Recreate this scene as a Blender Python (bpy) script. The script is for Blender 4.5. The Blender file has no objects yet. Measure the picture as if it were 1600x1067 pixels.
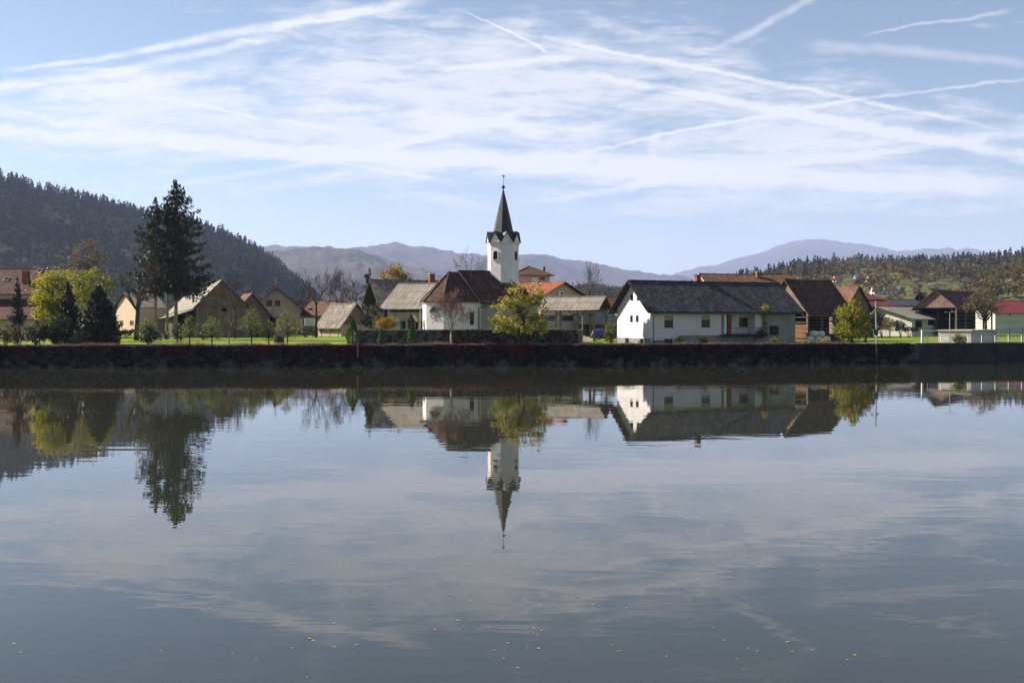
import bpy, math, random
import numpy as np
from mathutils import Vector, Matrix

# ------------------------------------------------------------------ camera, sky, sun
S = bpy.context.scene
COL = S.collection
R = math.radians
FPX, YH, CZ, G = 1500.0, 504.0, 5.0, 2.35      # focal length in photo pixels, horizon row, eye height, ground level

cam_d = bpy.data.cameras.new('camera')
cam = bpy.data.objects.new('camera', cam_d)
COL.objects.link(cam)
cam.location = (0, 0, CZ)
cam.rotation_euler = (R(90), 0, 0)
cam_d.sensor_width = 36
cam_d.lens = 36 * FPX / 1600
cam_d.shift_y = -(533.5 - YH) / 1600
cam_d.clip_start = 0.5
cam_d.clip_end = 40000
S.camera = cam

SUN_EL = R(33)
SUN_AZ = R(112)            # measured from the direction towards the camera round to the left
sdir = Vector((-math.sin(SUN_AZ) * math.cos(SUN_EL), -math.cos(SUN_AZ) * math.cos(SUN_EL), math.sin(SUN_EL)))
sun_d = bpy.data.lights.new('sun', 'SUN')
sun_d.energy = 5.0
sun_d.angle = R(0.5)
sun_d.color = (1.0, 0.90, 0.76)
sun = bpy.data.objects.new('sun', sun_d)
COL.objects.link(sun)
sun.rotation_euler = (-sdir).to_track_quat('-Z', 'Y').to_euler()
sun.location = (-60, 20, 80)

S.view_settings.view_transform = 'Standard'
S.view_settings.look = 'None'
S.view_settings.exposure = 1.48
S.view_settings.gamma = 1.0
S.render.engine = 'CYCLES'
S.cycles.max_bounces = 6
S.cycles.diffuse_bounces = 3
S.cycles.glossy_bounces = 3
S.cycles.transmission_bounces = 4
S.cycles.transparent_max_bounces = 8
S.cycles.volume_bounces = 1
S.cycles.use_denoising = True
S.cycles.caustics_reflective = False
S.cycles.caustics_refractive = False
S.cycles.sample_clamp_indirect = 6


class Nodes:
    """tiny helper to write node graphs as expressions"""
    def __init__(self, tree):
        self.t = tree
        tree.nodes.clear()

    def new(self, typ, ins=None, **props):
        n = self.t.nodes.new(typ)
        for k, v in props.items():
            setattr(n, k, v)
        if ins:
            for k, v in ins.items():
                self.put(n.inputs[k], v)
        return n

    def put(self, sock, v):
        if isinstance(v, bpy.types.NodeSocket):
            self.t.links.new(v, sock)
        else:
            if sock.type == 'RGBA' and len(v) == 3:
                v = (*v, 1)
            sock.default_value = v

    def m(self, op, a, b=None, c=None, clamp=False):
        n = self.t.nodes.new('ShaderNodeMath')
        n.operation = op
        n.use_clamp = clamp
        self.put(n.inputs[0], a)
        if b is not None: self.put(n.inputs[1], b)
        if c is not None: self.put(n.inputs[2], c)
        return n.outputs[0]

    def noise(self, vec, scale, detail=4, rough=.55, dist=0.0):
        n = self.new('ShaderNodeTexNoise', {'Scale': scale, 'Detail': detail, 'Roughness': rough, 'Distortion': dist})
        if vec is not None: self.put(n.inputs['Vector'], vec)
        return n.outputs['Fac']

    def ramp(self, x, a, b, c=0.0, d=1.0, smooth=True):
        n = self.new('ShaderNodeMapRange', interpolation_type='SMOOTHSTEP' if smooth else 'LINEAR')
        for k, v in zip(('Value', 'From Min', 'From Max', 'To Min', 'To Max'), (x, a, b, c, d)):
            self.put(n.inputs[k], v)
        return n.outputs[0]

    def mix(self, f, a, b, blend='MIX'):
        n = self.new('ShaderNodeMix', data_type='RGBA', blend_type=blend)
        self.put(n.inputs['Factor'], f)
        self.put(n.inputs[6], a)
        self.put(n.inputs[7], b)
        return n.outputs[2]

    def mapping(self, vec, scale=(1, 1, 1), rot=(0, 0, 0), loc=(0, 0, 0)):
        n = self.new('ShaderNodeMapping', {'Vector': vec, 'Scale': scale, 'Rotation': rot, 'Location': loc})
        return n.outputs[0]

    def xyz(self, vec):
        n = self.new('ShaderNodeSeparateXYZ', {0: vec})
        return n.outputs

    def comb(self, x, y, z):
        return self.new('ShaderNodeCombineXYZ', {0: x, 1: y, 2: z}).outputs[0]


def U(px): return (px - 800.0) / FPX
def V(py): return (YH - py) / FPX


def build_world():
    w = bpy.data.worlds.new('World')
    S.world = w
    w.use_nodes = True
    N = Nodes(w.node_tree)
    sky = N.new('ShaderNodeTexSky', sky_type='NISHITA', sun_disc=False, sun_elevation=SUN_EL,
                sun_rotation=math.atan2(sdir.x, sdir.y), altitude=300, air_density=1.0, dust_density=0.1, ozone_density=3.0)
    d = N.new('ShaderNodeTexCoord').outputs['Generated']
    x, y, z = N.xyz(d)
    ya = N.m('MAXIMUM', N.m('ABSOLUTE', y), 0.08)
    za = N.m('MAXIMUM', z, 0.012)
    u0 = N.m('DIVIDE', x, ya)
    v0 = N.m('DIVIDE', za, ya)
    # wind warp: coarse bends and fine fluff along the trails
    wa = N.new('ShaderNodeTexNoise', {'Vector': N.comb(u0, v0, 0.3), 'Scale': 9.0, 'Detail': 2.0})
    wb = N.new('ShaderNodeTexNoise', {'Vector': N.comb(u0, v0, 1.7), 'Scale': 70.0, 'Detail': 4.0, 'Roughness': .6})
    def off(c, sc, node):
        s = N.xyz(node.outputs['Color'])[c]
        return N.m('MULTIPLY', N.m('SUBTRACT', s, .5), sc)
    u = N.m('ADD', u0, N.m('ADD', off(0, .012, wa), off(0, .009, wb)))
    v = N.m('ADD', v0, N.m('ADD', off(1, .012, wa), off(1, .007, wb)))
    # contrails: (points in photo pixels), width at both ends in pixels, strength
    trails = [
        ([(-20, 116), (330, 60), (700, -6)], 4, 14, 1.0),
        ([(-60, 140), (150, 115), (460, 50)], 9, 10, .85),
        ([(30, 152), (230, 128), (430, 86)], 15, 20, .50),
        ([(205, 150), (350, 173), (540, 202)], 3, 5, .60),
        ([(-120, 200), (400, 232), (920, 262)], 14, 15, 1.0),
        ([(200, 302), (500, 250), (860, 166)], 5, 8, .60),
        ([(725, 19), (770, 42), (860, 92)], 1.6, 3, .75),
        ([(900, 112), (1250, 178), (1720, 268)], 6, 14, 1.0),
        ([(850, 62), (1200, 128), (1580, 206)], 4, 5, .80),
        ([(840, 256), (1150, 188), (1680, 118)], 4, 3, .75),
        ([(740, 248), (1150, 272), (1800, 310)], 16, 20, .75),
        ([(800, 322), (1150, 268), (1700, 200)], 5, 10, .75),
        ([(1340, 60), (1460, 36), (1590, 12)], 2, 4, .6),
        ([(680, 112), (800, 101), (910, 92)], 4, 6, .50),
        ([(510, 250), (600, 264), (720, 288)], 3, 5, .50),
        ([(340, 305), (640, 262), (960, 230)], 10, 14, .40),
        ([(-100, 168), (100, 190), (300, 208)], 8, 14, .50),
        ([(430, 150), (700, 190), (1000, 205)], 14, 18, .40),
        ([(900, 30), (1040, 66), (1200, 100)], 12, 16, .35),
        ([(1240, 76), (1420, 82), (1640, 104)], 12, 10, .45),
        ([(1180, 232), (1400, 214), (1680, 196)], 10, 14, .35),
    ]
    acc = None
    def trail(pts, w0, w1, k, uu, vv, fu, fv):
        a = [fu(p) for p in pts]; b = [fv(p) for p in pts]
        c2, c1, c0 = np.polyfit(a, b, 2)
        f = N.m('MULTIPLY_ADD', N.m('MULTIPLY_ADD', uu, float(c2), float(c1)), uu, float(c0))
        dist = N.m('ABSOLUTE', N.m('SUBTRACT', vv, f))
        lo, hi = min(a), max(a)
        first = a[0] < a[-1]
        wid = N.ramp(uu, lo, hi, (w0 if first else w1) / FPX, (w1 if first else w0) / FPX, False)
        core = N.ramp(N.m('DIVIDE', dist, wid), 0.1, 1.25, k, 0.0)
        e = (hi - lo) * .12
        win = N.m('MULTIPLY', N.ramp(uu, lo, lo + e), N.ramp(uu, hi - e, hi, 1, 0))
        return N.m('MULTIPLY', core, win)
    for pts, w0, w1, k in trails:
        t = trail(pts, w0, w1, k, u, v, lambda p: U(p[0]), lambda p: V(p[1]))
        acc = t if acc is None else N.m('ADD', acc, t)
    for pts, w0, w1, k in [([(1105, 84), (1165, 56), (1275, -6)], 16, 16, .62), ([(978, 312), (1008, 262), (1028, 196)], 9, 12, .42)]:
        acc = N.m('ADD', acc, trail(pts, w0, w1, k, v, u, lambda p: V(p[1]), lambda p: U(p[0])))
    # break the trails up a little
    br = N.ramp(N.noise(N.comb(u0, N.m('MULTIPLY', v0, 2.0), 4.0), 22, 5, .65), .30, .62, .45, 1.0)
    acc = N.m('MULTIPLY', acc, br)
    # cirrus sheets on a plane high above, streaked along the wind
    P = N.comb(N.m('DIVIDE', x, za), N.m('DIVIDE', ya, za), 0.0)
    Pm = N.mapping(P, scale=(.16, .55, 1), rot=(0, 0, R(14)))
    c1 = N.noise(Pm, .9, 8, .62, .9)
    c2 = N.noise(N.mapping(P, scale=(.5, .16, 1), rot=(0, 0, R(-38)), loc=(3, 1, 0)), .8, 7, .6, .6)
    c3 = N.noise(N.comb(u0, N.m('MULTIPLY', v0, 2.6), 2.2), 5.5, 6, .58, .5)
    cir = N.m('ADD', N.m('MULTIPLY', c1, .45), N.m('ADD', N.m('MULTIPLY', c2, .25), N.m('MULTIPLY', c3, .55)))
    # where the sheet is thicker (over the middle) and where the blue shows (upper left, upper right)
    def blob(px, py, rx, ry):
        a = N.m('DIVIDE', N.m('SUBTRACT', u0, U(px)), rx / FPX)
        b = N.m('DIVIDE', N.m('SUBTRACT', v0, V(py)), ry / FPX)
        return N.ramp(N.m('ADD', N.m('MULTIPLY', a, a), N.m('MULTIPLY', b, b)), 0, 1, 1, 0)
    c4 = N.noise(N.mapping(N.comb(u0, v0, 0.0), scale=(2.2, 9.0, 1), rot=(0, 0, R(-16))), 2.4, 7, .62, 1.2)
    c5 = N.noise(N.mapping(N.comb(u0, v0, 5.0), scale=(2.0, 7.5, 1), rot=(0, 0, R(11))), 2.8, 7, .62, 1.0)
    c6 = N.noise(N.mapping(N.comb(u, v, 2.0), scale=(5.0, 26.0, 1), rot=(0, 0, R(-13))), 2.6, 6, .65, .8)
    c7 = N.noise(N.mapping(N.comb(u, v, 9.0), scale=(5.0, 24.0, 1), rot=(0, 0, R(12))), 2.6, 6, .65, .8)
    fine = N.m('MULTIPLY', N.m('SUBTRACT', N.m('ADD', c6, c7), 1.0), .42)
    cir = N.m('ADD', N.m('MULTIPLY_ADD', c1, .22, fine), N.m('ADD', N.m('MULTIPLY', c4, .48), N.m('ADD', N.m('MULTIPLY', c5, .42), N.m('MULTIPLY', c3, .16))))
    thick = N.m('ADD', N.m('MULTIPLY', blob(930, 190, 620, 220), .15), N.m('MULTIPLY', blob(560, 120, 560, 170), .13))
    thick = N.m('ADD', thick, N.m('MULTIPLY', blob(1380, 265, 560, 120), .18))
    thick = N.m('ADD', thick, N.m('MULTIPLY', blob(120, 190, 480, 130), .17))
    thin = N.m('ADD', N.m('MULTIPLY', blob(60, 40, 380, 110), .16), N.m('MULTIPLY', blob(1400, 70, 330, 110), .10))
    cir = N.m('ADD', N.m('ADD', cir, thick), N.m('MULTIPLY', thin, -1.0))
    fac = N.m('ADD', N.ramp(cir, .655, .98, 0.0, .76), N.m('MULTIPLY', acc, .78))
    low = N.ramp(v0, .06, .15, .30, 1.0)          # thinning out towards the horizon
    fac = N.m('MINIMUM', N.m('MULTIPLY', fac, low), .88)
    tinted = N.mix(1.0, sky.outputs[0], (1.04, .955, .81), 'MULTIPLY')      # white balance of the sky
    b1 = N.new('ShaderNodeBackground', {'Color': tinted, 'Strength': SKY_STRENGTH})
    b2 = N.new('ShaderNodeBackground', {'Color': CLOUD_RGB, 'Strength': 1.0})
    mx = N.new('ShaderNodeMixShader', {0: fac, 1: b1.outputs[0], 2: b2.outputs[0]})
    out = N.new('ShaderNodeOutputWorld')
    N.t.links.new(mx.outputs[0], out.inputs['Surface'])
    w.cycles.sampling_method = 'MANUAL'
    w.cycles.sample_map_resolution = 512


SKY_STRENGTH = 0.0505
HAZE_DENSITY = 0.00007
CLOUD_RGB = (0.365, 0.358, 0.352)
build_world()


# ------------------------------------------------------------------ helpers
def X(px, Y): return U(px) * Y
def Z(py, Y): return CZ + V(py) * Y          # absolute height


class MB:
    """collects boxes, polygons and tubes; build() links them as one mesh object"""
    def __init__(self):
        self.v, self.f = [], []

    def poly(self, pts):
        n = len(self.v)
        self.v += [tuple(map(float, p)) for p in pts]
        self.f.append(tuple(range(n, n + len(pts))))

    def hexa(self, p):           # p: 4 bottom points, 4 top points
        n = len(self.v)
        self.v += [tuple(map(float, q)) for q in p]
        for f in ((3, 2, 1, 0), (4, 5, 6, 7), (0, 1, 5, 4), (1, 2, 6, 5), (2, 3, 7, 6), (3, 0, 4, 7)):
            self.f.append(tuple(n + i for i in f))

    def box(self, x0, x1, y0, y1, z0, z1):
        self.hexa([(x0, y0, z0), (x1, y0, z0), (x1, y1, z0), (x0, y1, z0), (x0, y0, z1), (x1, y0, z1), (x1, y1, z1), (x0, y1, z1)])

    def bar(self, a, b, w, h, up=(0, 0, 1)):     # rectangular bar from a to b
        a, b = Vector(a), Vector(b)
        d = (b - a).normalized()
        s = d.cross(Vector(up))
        if s.length < 1e-4: s = d.cross(Vector((1, 0, 0)))
        s.normalize()
        t = s.cross(d).normalized()
        s *= w / 2; t *= h / 2
        self.hexa([a - s - t, b - s - t, b + s - t, a + s - t, a - s + t, b - s + t, b + s + t, a + s + t])

    def slab(self, quad, t):     # a sheet of thickness t below the quad (top face given)
        q = [Vector(p) for p in quad]
        n = (q[1] - q[0]).cross(q[-1] - q[0]).normalized()
        if n.z < 0: n = -n
        lo = [p - n * t for p in q]
        k = len(self.v); m = len(q)
        self.v += [tuple(p) for p in lo] + [tuple(p) for p in q]
        self.f.append(tuple(k + i for i in reversed(range(m))))
        self.f.append(tuple(k + m + i for i in range(m)))
        for i in range(m):
            j = (i + 1) % m
            self.f.append((k + i, k + j, k + m + j, k + m + i))

    def tube(self, pts, radii, n=6, cap=True):
        pts = [Vector(p) for p in pts]
        k0 = len(self.v)
        ref = Vector((.31, .17, .93))
        for i, p in enumerate(pts):
            d = pts[min(i + 1, len(pts) - 1)] - pts[max(i - 1, 0)]
            if d.length < 1e-9: d = Vector((0, 0, 1))
            d.normalize()
            r = ref if abs(d.dot(ref)) < .95 else Vector((1, 0, 0))
            a = d.cross(r).normalized(); b = d.cross(a)
            for j in range(n):
                t = 2 * math.pi * j / n
                q = p + (a * math.cos(t) + b * math.sin(t)) * radii[i]
                self.v.append((q.x, q.y, q.z))
        for i in range(len(pts) - 1):
            for j in range(n):
                a = k0 + i * n + j; b = k0 + i * n + (j + 1) % n
                self.f.append((a, b, b + n, a + n))
        if cap:
            self.f.append(tuple(k0 + j for j in reversed(range(n))))
            self.f.append(tuple(k0 + (len(pts) - 1) * n + j for j in range(n)))

    def lathe(self, prof, n=16, c=(0, 0)):       # (radius, z) rings
        k0 = len(self.v)
        for r, z in prof:
            for j in range(n):
                t = 2 * math.pi * j / n
                self.v.append((c[0] + r * math.cos(t), c[1] + r * math.sin(t), z))
        for i in range(len(prof) - 1):
            for j in range(n):
                a = k0 + i * n + j; b = k0 + i * n + (j + 1) % n
                self.f.append((a, b, b + n, a + n))
        self.f.append(tuple(k0 + j for j in reversed(range(n))))
        self.f.append(tuple(k0 + (len(prof) - 1) * n + j for j in range(n)))

    def pieces(self):
        """one MB for each connected piece"""
        par = list(range(len(self.v)))
        def find(i):
            while par[i] != i:
                par[i] = par[par[i]]; i = par[i]
            return i
        for f in self.f:
            r = find(f[0])
            for i in f[1:]: par[find(i)] = r
        out = {}
        for f in self.f:
            m, ix = out.setdefault(find(f[0]), (MB(), {}))
            for i in f:
                if i not in ix:
                    ix[i] = len(m.v); m.v.append(self.v[i])
            m.f.append(tuple(ix[i] for i in f))
        return [m for m, _ in out.values()]

    def build(self, name, mat, parent=None, smooth=False, bevel=0, split=False):
        if split:
            return [m.build(name, mat, parent, smooth, bevel) for m in self.pieces()][0]
        me = bpy.data.meshes.new(name)
        me.from_pydata(self.v, [], self.f)
        me.update()
        return link(name, me, mat, parent, smooth, bevel)


def link(name, me, mat, parent=None, smooth=False, bevel=0):
    if mat is not None: me.materials.append(mat)
    if smooth:
        me.polygons.foreach_set('use_smooth', [True] * len(me.polygons))
    o = bpy.data.objects.new(name, me)
    COL.objects.link(o)
    if parent is not None: o.parent = parent
    if bevel:
        b = o.modifiers.new('bevel', 'BEVEL'); b.width = bevel; b.segments = 1; b.limit_method = 'ANGLE'
    return o


def np_mesh(name, verts, k, mat, parent=None, tint=None, smooth=False):
    """verts (n*k,3): disjoint k-gons; tint: one value per face"""
    me = bpy.data.meshes.new(name)
    n = len(verts) // k
    me.vertices.add(n * k); me.loops.add(n * k); me.polygons.add(n)
    me.vertices.foreach_set('co', np.ascontiguousarray(verts, dtype=np.float32).ravel())
    me.loops.foreach_set('vertex_index', np.arange(n * k, dtype=np.int32))
    me.polygons.foreach_set('loop_start', np.arange(0, n * k, k, dtype=np.int32))
    me.polygons.foreach_set('loop_total', np.full(n, k, dtype=np.int32))
    me.update(calc_edges=True)
    if tint is not None:
        a = me.attributes.new('tint', 'FLOAT', 'FACE')
        a.data.foreach_set('value', np.ascontiguousarray(tint, dtype=np.float32))
    return link(name, me, mat, parent, smooth)


def tag(o, label=None, cat=None, group=None, kind=None):
    if label: o['label'] = label
    if cat: o['category'] = cat
    if group: o['group'] = group
    if kind: o['kind'] = kind
    return o


def thing(name, label, cat, loc=(0, 0, 0), rz=0.0, group=None):
    o = bpy.data.objects.new(name, None)
    o.empty_display_size = .3
    COL.objects.link(o)
    o.location = loc
    o.rotation_euler = (0, 0, rz)
    return tag(o, label, cat, group)


def structure(o): return tag(o, kind='structure')


# ------------------------------------------------------------------ materials
def newmat(name):
    m = bpy.data.materials.new(name)
    m.use_nodes = True
    return m, Nodes(m.node_tree)


def finish(N, bsdf):
    o = N.new('ShaderNodeOutputMaterial')
    N.t.links.new(bsdf.outputs[0], o.inputs['Surface'])


def surf(name, c1, c2=None, scale=1.5, rough=.85, spec=.25, bump=.0, rows=None, cols=None, streak=0.0, metal=0.0, dirt=None, contrast=(.35, .65), tile_var=.26):
    """two-tone noisy surface; rows / cols = (axis, period in m, darkening, bump height) of real courses, boards or tiles"""
    m, N = newmat(name)
    co = N.new('ShaderNodeTexCoord').outputs['Object']
    c2 = c2 or tuple(v * .75 for v in c1)
    n1 = N.noise(co, scale, 6, .62)
    col = N.mix(N.ramp(n1, *contrast), c1, c2)
    n2 = N.noise(co, scale * 9, 4, .6)
    col = N.mix(N.ramp(n2, .3, .7, 0, .45), col, tuple(v * .6 for v in c2))
    h = N.m('MULTIPLY', n2, .3)
    s = N.xyz(co)
    ax = {'x': 0, 'y': 1, 'z': 2}
    for spec_ in (rows, cols):
        if not spec_: continue
        a, per, dark, hh = spec_
        t = N.m('DIVIDE', s[ax[a]], per)
        fr = N.m('FRACT', t)
        line = N.ramp(N.m('ABSOLUTE', N.m('SUBTRACT', fr, .5)), .30, .5, 0, 1)
        idn = N.new('ShaderNodeTexWhiteNoise', {'W': N.m('FLOOR', t)}, noise_dimensions='1D').outputs[0]
        col = N.mix(N.m('MULTIPLY', idn, .35), col, tuple(v * .5 for v in c1))
        col = N.mix(N.m('MULTIPLY', line, dark), col, tuple(v * .25 for v in c1))
        h = N.m('ADD', h, N.m('MULTIPLY', line, -hh))
    if rows and cols:                                               # every tile has its own tone
        v2 = N.comb(N.m('FLOOR', N.m('DIVIDE', s[ax[rows[0]]], rows[1])), N.m('FLOOR', N.m('DIVIDE', s[ax[cols[0]]], cols[1])), 0.5)
        wn = N.new('ShaderNodeTexWhiteNoise', {'Vector': v2}, noise_dimensions='3D').outputs[0]
        col = N.mix(N.ramp(wn, .45, 1.0, 0, tile_var), col, tuple(min(v * 2.2, .6) for v in c1))
        col = N.mix(N.ramp(wn, .0, .4, tile_var, 0), col, tuple(v * .35 for v in c2))
    if streak:
        st = N.noise(N.mapping(co, scale=(3.0, 3.0, .25)), 1.6, 5, .6)
        col = N.mix(N.ramp(st, .5, .8, 0, streak), col, dirt or (.12, .11, .10))
    b = N.new('ShaderNodeBsdfPrincipled', {'Base Color': col, 'Roughness': rough, 'Specular IOR Level': spec, 'Metallic': metal})
    if bump or rows or cols:
        bp = N.new('ShaderNodeBump', {'Strength': .8, 'Distance': max(bump, .03), 'Height': h})
        N.put(b.inputs['Normal'], bp.outputs[0])
    finish(N, b)
    return m


def leafmat(name, dark, light, accent=None, acc=.25, trans=.35, scale=.35):
    m, N = newmat(name)
    co = N.new('ShaderNodeTexCoord').outputs['Object']
    rnd = N.new('ShaderNodeNewGeometry').outputs['Random Per Island']
    n = N.noise(co, scale, 3, .6)
    f = N.m('ADD', N.m('MULTIPLY', rnd, .6), N.m('MULTIPLY', N.ramp(n, .35, .65), .4))
    col = N.mix(f, dark, light)
    if accent:
        n3 = N.noise(N.mapping(co, loc=(7, 3, 1)), scale * 1.3, 3, .6)
        col = N.mix(N.m('MULTIPLY', N.ramp(n3, .62 - acc * .6, .80 - acc * .6), N.ramp(rnd, .15, .5)), col, accent)
    d = N.new('ShaderNodeBsdfPrincipled', {'Base Color': col, 'Roughness': .6, 'Specular IOR Level': .25})
    t = N.new('ShaderNodeBsdfTranslucent', {'Color': col})
    mx = N.new('ShaderNodeMixShader', {0: trans, 1: d.outputs[0], 2: t.outputs[0]})
    finish(N, mx)
    return m


def woodmat_far(name, stops, trans=.15):
    """far forest: each tree carries its own tint"""
    m, N = newmat(name)
    a = N.new('ShaderNodeAttribute', attribute_name='tint').outputs['Fac']
    rnd = N.new('ShaderNodeNewGeometry').outputs['Random Per Island']
    rp = N.new('ShaderNodeValToRGB', {'Fac': a})
    el = rp.color_ramp.elements
    while len(el) < len(stops): el.new(.5)
    for e, (p, c) in zip(el, stops):
        e.position = p; e.color = (*c, 1)
    col = N.mix(N.m('MULTIPLY', rnd, .5), rp.outputs[0], N.mix(1, rp.outputs[0], (.45, .45, .45), 'MULTIPLY'))
    d = N.new('ShaderNodeBsdfDiffuse', {'Color': col})
    t = N.new('ShaderNodeBsdfTranslucent', {'Color': col})
    mx = N.new('ShaderNodeMixShader', {0: trans, 1: d.outputs[0], 2: t.outputs[0]})
    finish(N, mx)
    return m


def water_mat():
    m, N = newmat('lake_water')
    co = N.new('ShaderNodeNewGeometry').outputs['Position']
    w1 = N.noise(N.mapping(co, scale=(.28, 1.0, 1), rot=(0, 0, R(6))), .75, 2, .5, .4)
    w2 = N.noise(N.mapping(co, scale=(.4, 1.0, 1), rot=(0, 0, R(-9))), 2.3, 2, .5, .3)
    w3 = N.noise(N.mapping(co, scale=(.5, 1.0, 1)), .12, 2, .5)
    calm = N.ramp(N.noise(N.mapping(co, scale=(.5, 1, 1), loc=(3, 9, 0)), .035, 3, .5), .38, .62, .45, 1.15)
    h = N.m('ADD', N.m('MULTIPLY', w1, .0058), N.m('ADD', N.m('MULTIPLY', w2, .0009), N.m('MULTIPLY', w3, .006)))
    h = N.m('MULTIPLY', h, calm)
    bp = N.new('ShaderNodeBump', {'Strength': 1.0, 'Distance': 1.0, 'Height': h})
    murk = N.mix(N.ramp(N.noise(co, .06, 4, .55), .4, .65), (.020, .024, .017), (.028, .028, .018))
    b = N.new('ShaderNodeBsdfPrincipled', {'Base Color': murk, 'Roughness': .012, 'IOR': 1.58, 'Specular IOR Level': .5,
                                           'Normal': bp.outputs[0]})
    finish(N, b)
    return m


def grass_mat():
    m, N = newmat('lawn_grass')
    co = N.new('ShaderNodeNewGeometry').outputs['Position']
    n = N.noise(N.mapping(co, scale=(.5, 1, 1)), .09, 5, .6)
    col = N.mix(N.ramp(n, .35, .65), (.115, .17, .012), (.17, .225, .018))
    n2 = N.noise(co, 1.3, 6, .7)
    col = N.mix(N.ramp(n2, .5, .8, 0, .45), col, (.17, .15, .04))
    n4 = N.noise(N.mapping(co, loc=(5, 5, 0)), .004, 4, .5)
    col = N.mix(N.ramp(n4, .45, .6, 0, .5), col, (.11, .12, .035))
    b = N.new('ShaderNodeBsdfPrincipled', {'Base Color': col, 'Roughness': .9, 'Specular IOR Level': .1})
    bp = N.new('ShaderNodeBump', {'Strength': .9, 'Distance': .12, 'Height': N.noise(co, 6, 4, .7)})
    N.put(b.inputs['Normal'], bp.outputs[0])
    finish(N, b)
    return m


def hill_mat(name, c1, c2, c3, scale):
    m, N = newmat(name)
    co = N.new('ShaderNodeNewGeometry').outputs['Position']
    n = N.noise(co, scale, 6, .65)
    col = N.mix(N.ramp(n, .35, .62), c1, c2)
    n2 = N.noise(N.mapping(co, loc=(40, 9, 3)), scale * .35, 4, .55)
    col = N.mix(N.ramp(n2, .58, .66, 0, .8), col, c3)
    n3 = N.noise(co, scale * 12, 3, .7)
    col = N.mix(N.ramp(n3, .35, .7, 0, .5), col, tuple(v * .4 for v in c1))
    bp = N.new('ShaderNodeBump', {'Strength': 1.0, 'Distance': .22 / scale, 'Height': N.noise(co, scale * 4.5, 6, .68)})
    b = N.new('ShaderNodeBsdfPrincipled', {'Base Color': col, 'Roughness': .95, 'Specular IOR Level': .05, 'Normal': bp.outputs[0]})
    finish(N, b)
    return m


M = {}
M['water'] = water_mat()
M['grass'] = grass_mat()
M['white_plaster'] = surf('white_plaster', (.70, .65, .675), (.60, .55, .575), .5, .9, .2, .01, streak=.18, dirt=(.42, .41, .39))
M['church_plaster'] = surf('church_plaster', (.82, .755, .765), (.72, .66, .665), .8, .9, .2, .01, streak=.25, dirt=(.30, .29, .27))
M['stained_plaster'] = surf('stained_plaster', (.42, .39, .33), (.28, .26, .22), .9, .95, .1, .02, streak=.5, dirt=(.16, .15, .13))
M['raw_plaster'] = surf('raw_plaster', (.33, .32, .31), (.23, .225, .22), .7, .95, .1, .02, streak=.4, dirt=(.2, .19, .18))
M['plinth'] = surf('plinth_concrete', (.27, .265, .26), (.20, .195, .19), 1.2, .95, .1, .02, streak=.2)
M['cream_plaster'] = surf('cream_plaster', (.56, .41, .32), (.46, .335, .26), .6, .9, .15, .01, streak=.2, dirt=(.3, .26, .2))
M['peach_plaster'] = surf('peach_plaster', (.58, .42, .31), (.50, .36, .27), .6, .9, .15, .01, streak=.15, dirt=(.4, .33, .26))
M['pink_plaster'] = surf('pink_plaster', (.56, .40, .35), (.48, .34, .30), .6, .9, .15, .01, streak=.15, dirt=(.3, .22, .2))
M['white_block'] = surf('pale_blockwork', (.62, .59, .54), (.50, .47, .42), .9, .95, .1, .02, streak=.2, rows=('z', .4, .35, .2))
M['slate_corrugated'] = surf('grey_fibre_cement', (.062, .062, .068), (.034, .034, .040), .45, .8, .2, .05, rows=('y', .40, .70, .9), cols=('x', .34, .70, .9), tile_var=.34)
M['tile_dark'] = surf('dark_brown_tiles', (.115, .058, .046), (.062, .033, .029), .7, .85, .15, .05, rows=('y', .36, .70, .9), cols=('x', .30, .5, .6))
M['tile_maroon'] = surf('maroon_tiles', (.120, .040, .032), (.075, .028, .024), .6, .8, .15, .05, rows=('y', .5, .75, .9), cols=('x', .5, .6, .9))
M['tile_orange'] = surf('orange_tiles', (.30, .085, .040), (.20, .062, .032), .6, .85, .15, .04, rows=('y', .30, .4, .7), cols=('x', .28, .3, .6))
M['tile_brown'] = surf('weathered_brown_tiles', (.17, .085, .05), (.09, .055, .04), .5, .9, .15, .04, rows=('y', .32, .5, .8), cols=('x', .28, .3, .6))
M['tile_grey'] = surf('grey_cement_tiles', (.26, .225, .185), (.15, .13, .11), .7, .9, .15, .04, rows=('y', .5, .7, .8), cols=('x', .3, .3, .6))
M['eternit'] = surf('weathered_fibre_sheets', (.34, .305, .25), (.22, .195, .165), .5, .92, .12, .03, rows=('x', .22, .30, .8), cols=('y', 1.3, .35, .3), tile_var=.12)
M['red_metal'] = surf('red_metal_sheet', (.20, .030, .028), (.165, .026, .025), .3, .5, .4, .02, rows=('x', .33, .35, .7))
M['blue_metal'] = surf('dark_blue_sheet', (.030, .038, .055), (.022, .028, .042), .3, .55, .4, .02, rows=('x', .33, .35, .7))
M['slate'] = surf('spire_slate', (.040, .038, .042), (.026, .025, .028), 1.2, .6, .4, .02, rows=('z', .28, .35, .5))
M['wood_grey'] = surf('weathered_boards', (.34, .235, .19), (.19, .13, .108), .8, .9, .1, .02, rows=('y', .42, .8, .6), streak=.5, dirt=(.07, .055, .045))
M['wood_grey_x'] = surf('weathered_boards_across', (.27, .21, .155), (.16, .12, .09), .8, .9, .1, .02, rows=('x', .24, .6, .6), streak=.5, dirt=(.07, .055, .045))
M['wood_dark'] = surf('dark_timber', (.060, .042, .030), (.038, .027, .020), 1.2, .85, .2, .01)
M['wood_warm'] = surf('warm_timber', (.24, .14, .075), (.15, .088, .05), 1.5, .85, .15, .02, rows=('z', .22, .5, .5))
M['wood_post'] = surf('grey_post_timber', (.22, .17, .125), (.14, .11, .085), 2, .9, .1, .02)
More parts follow.
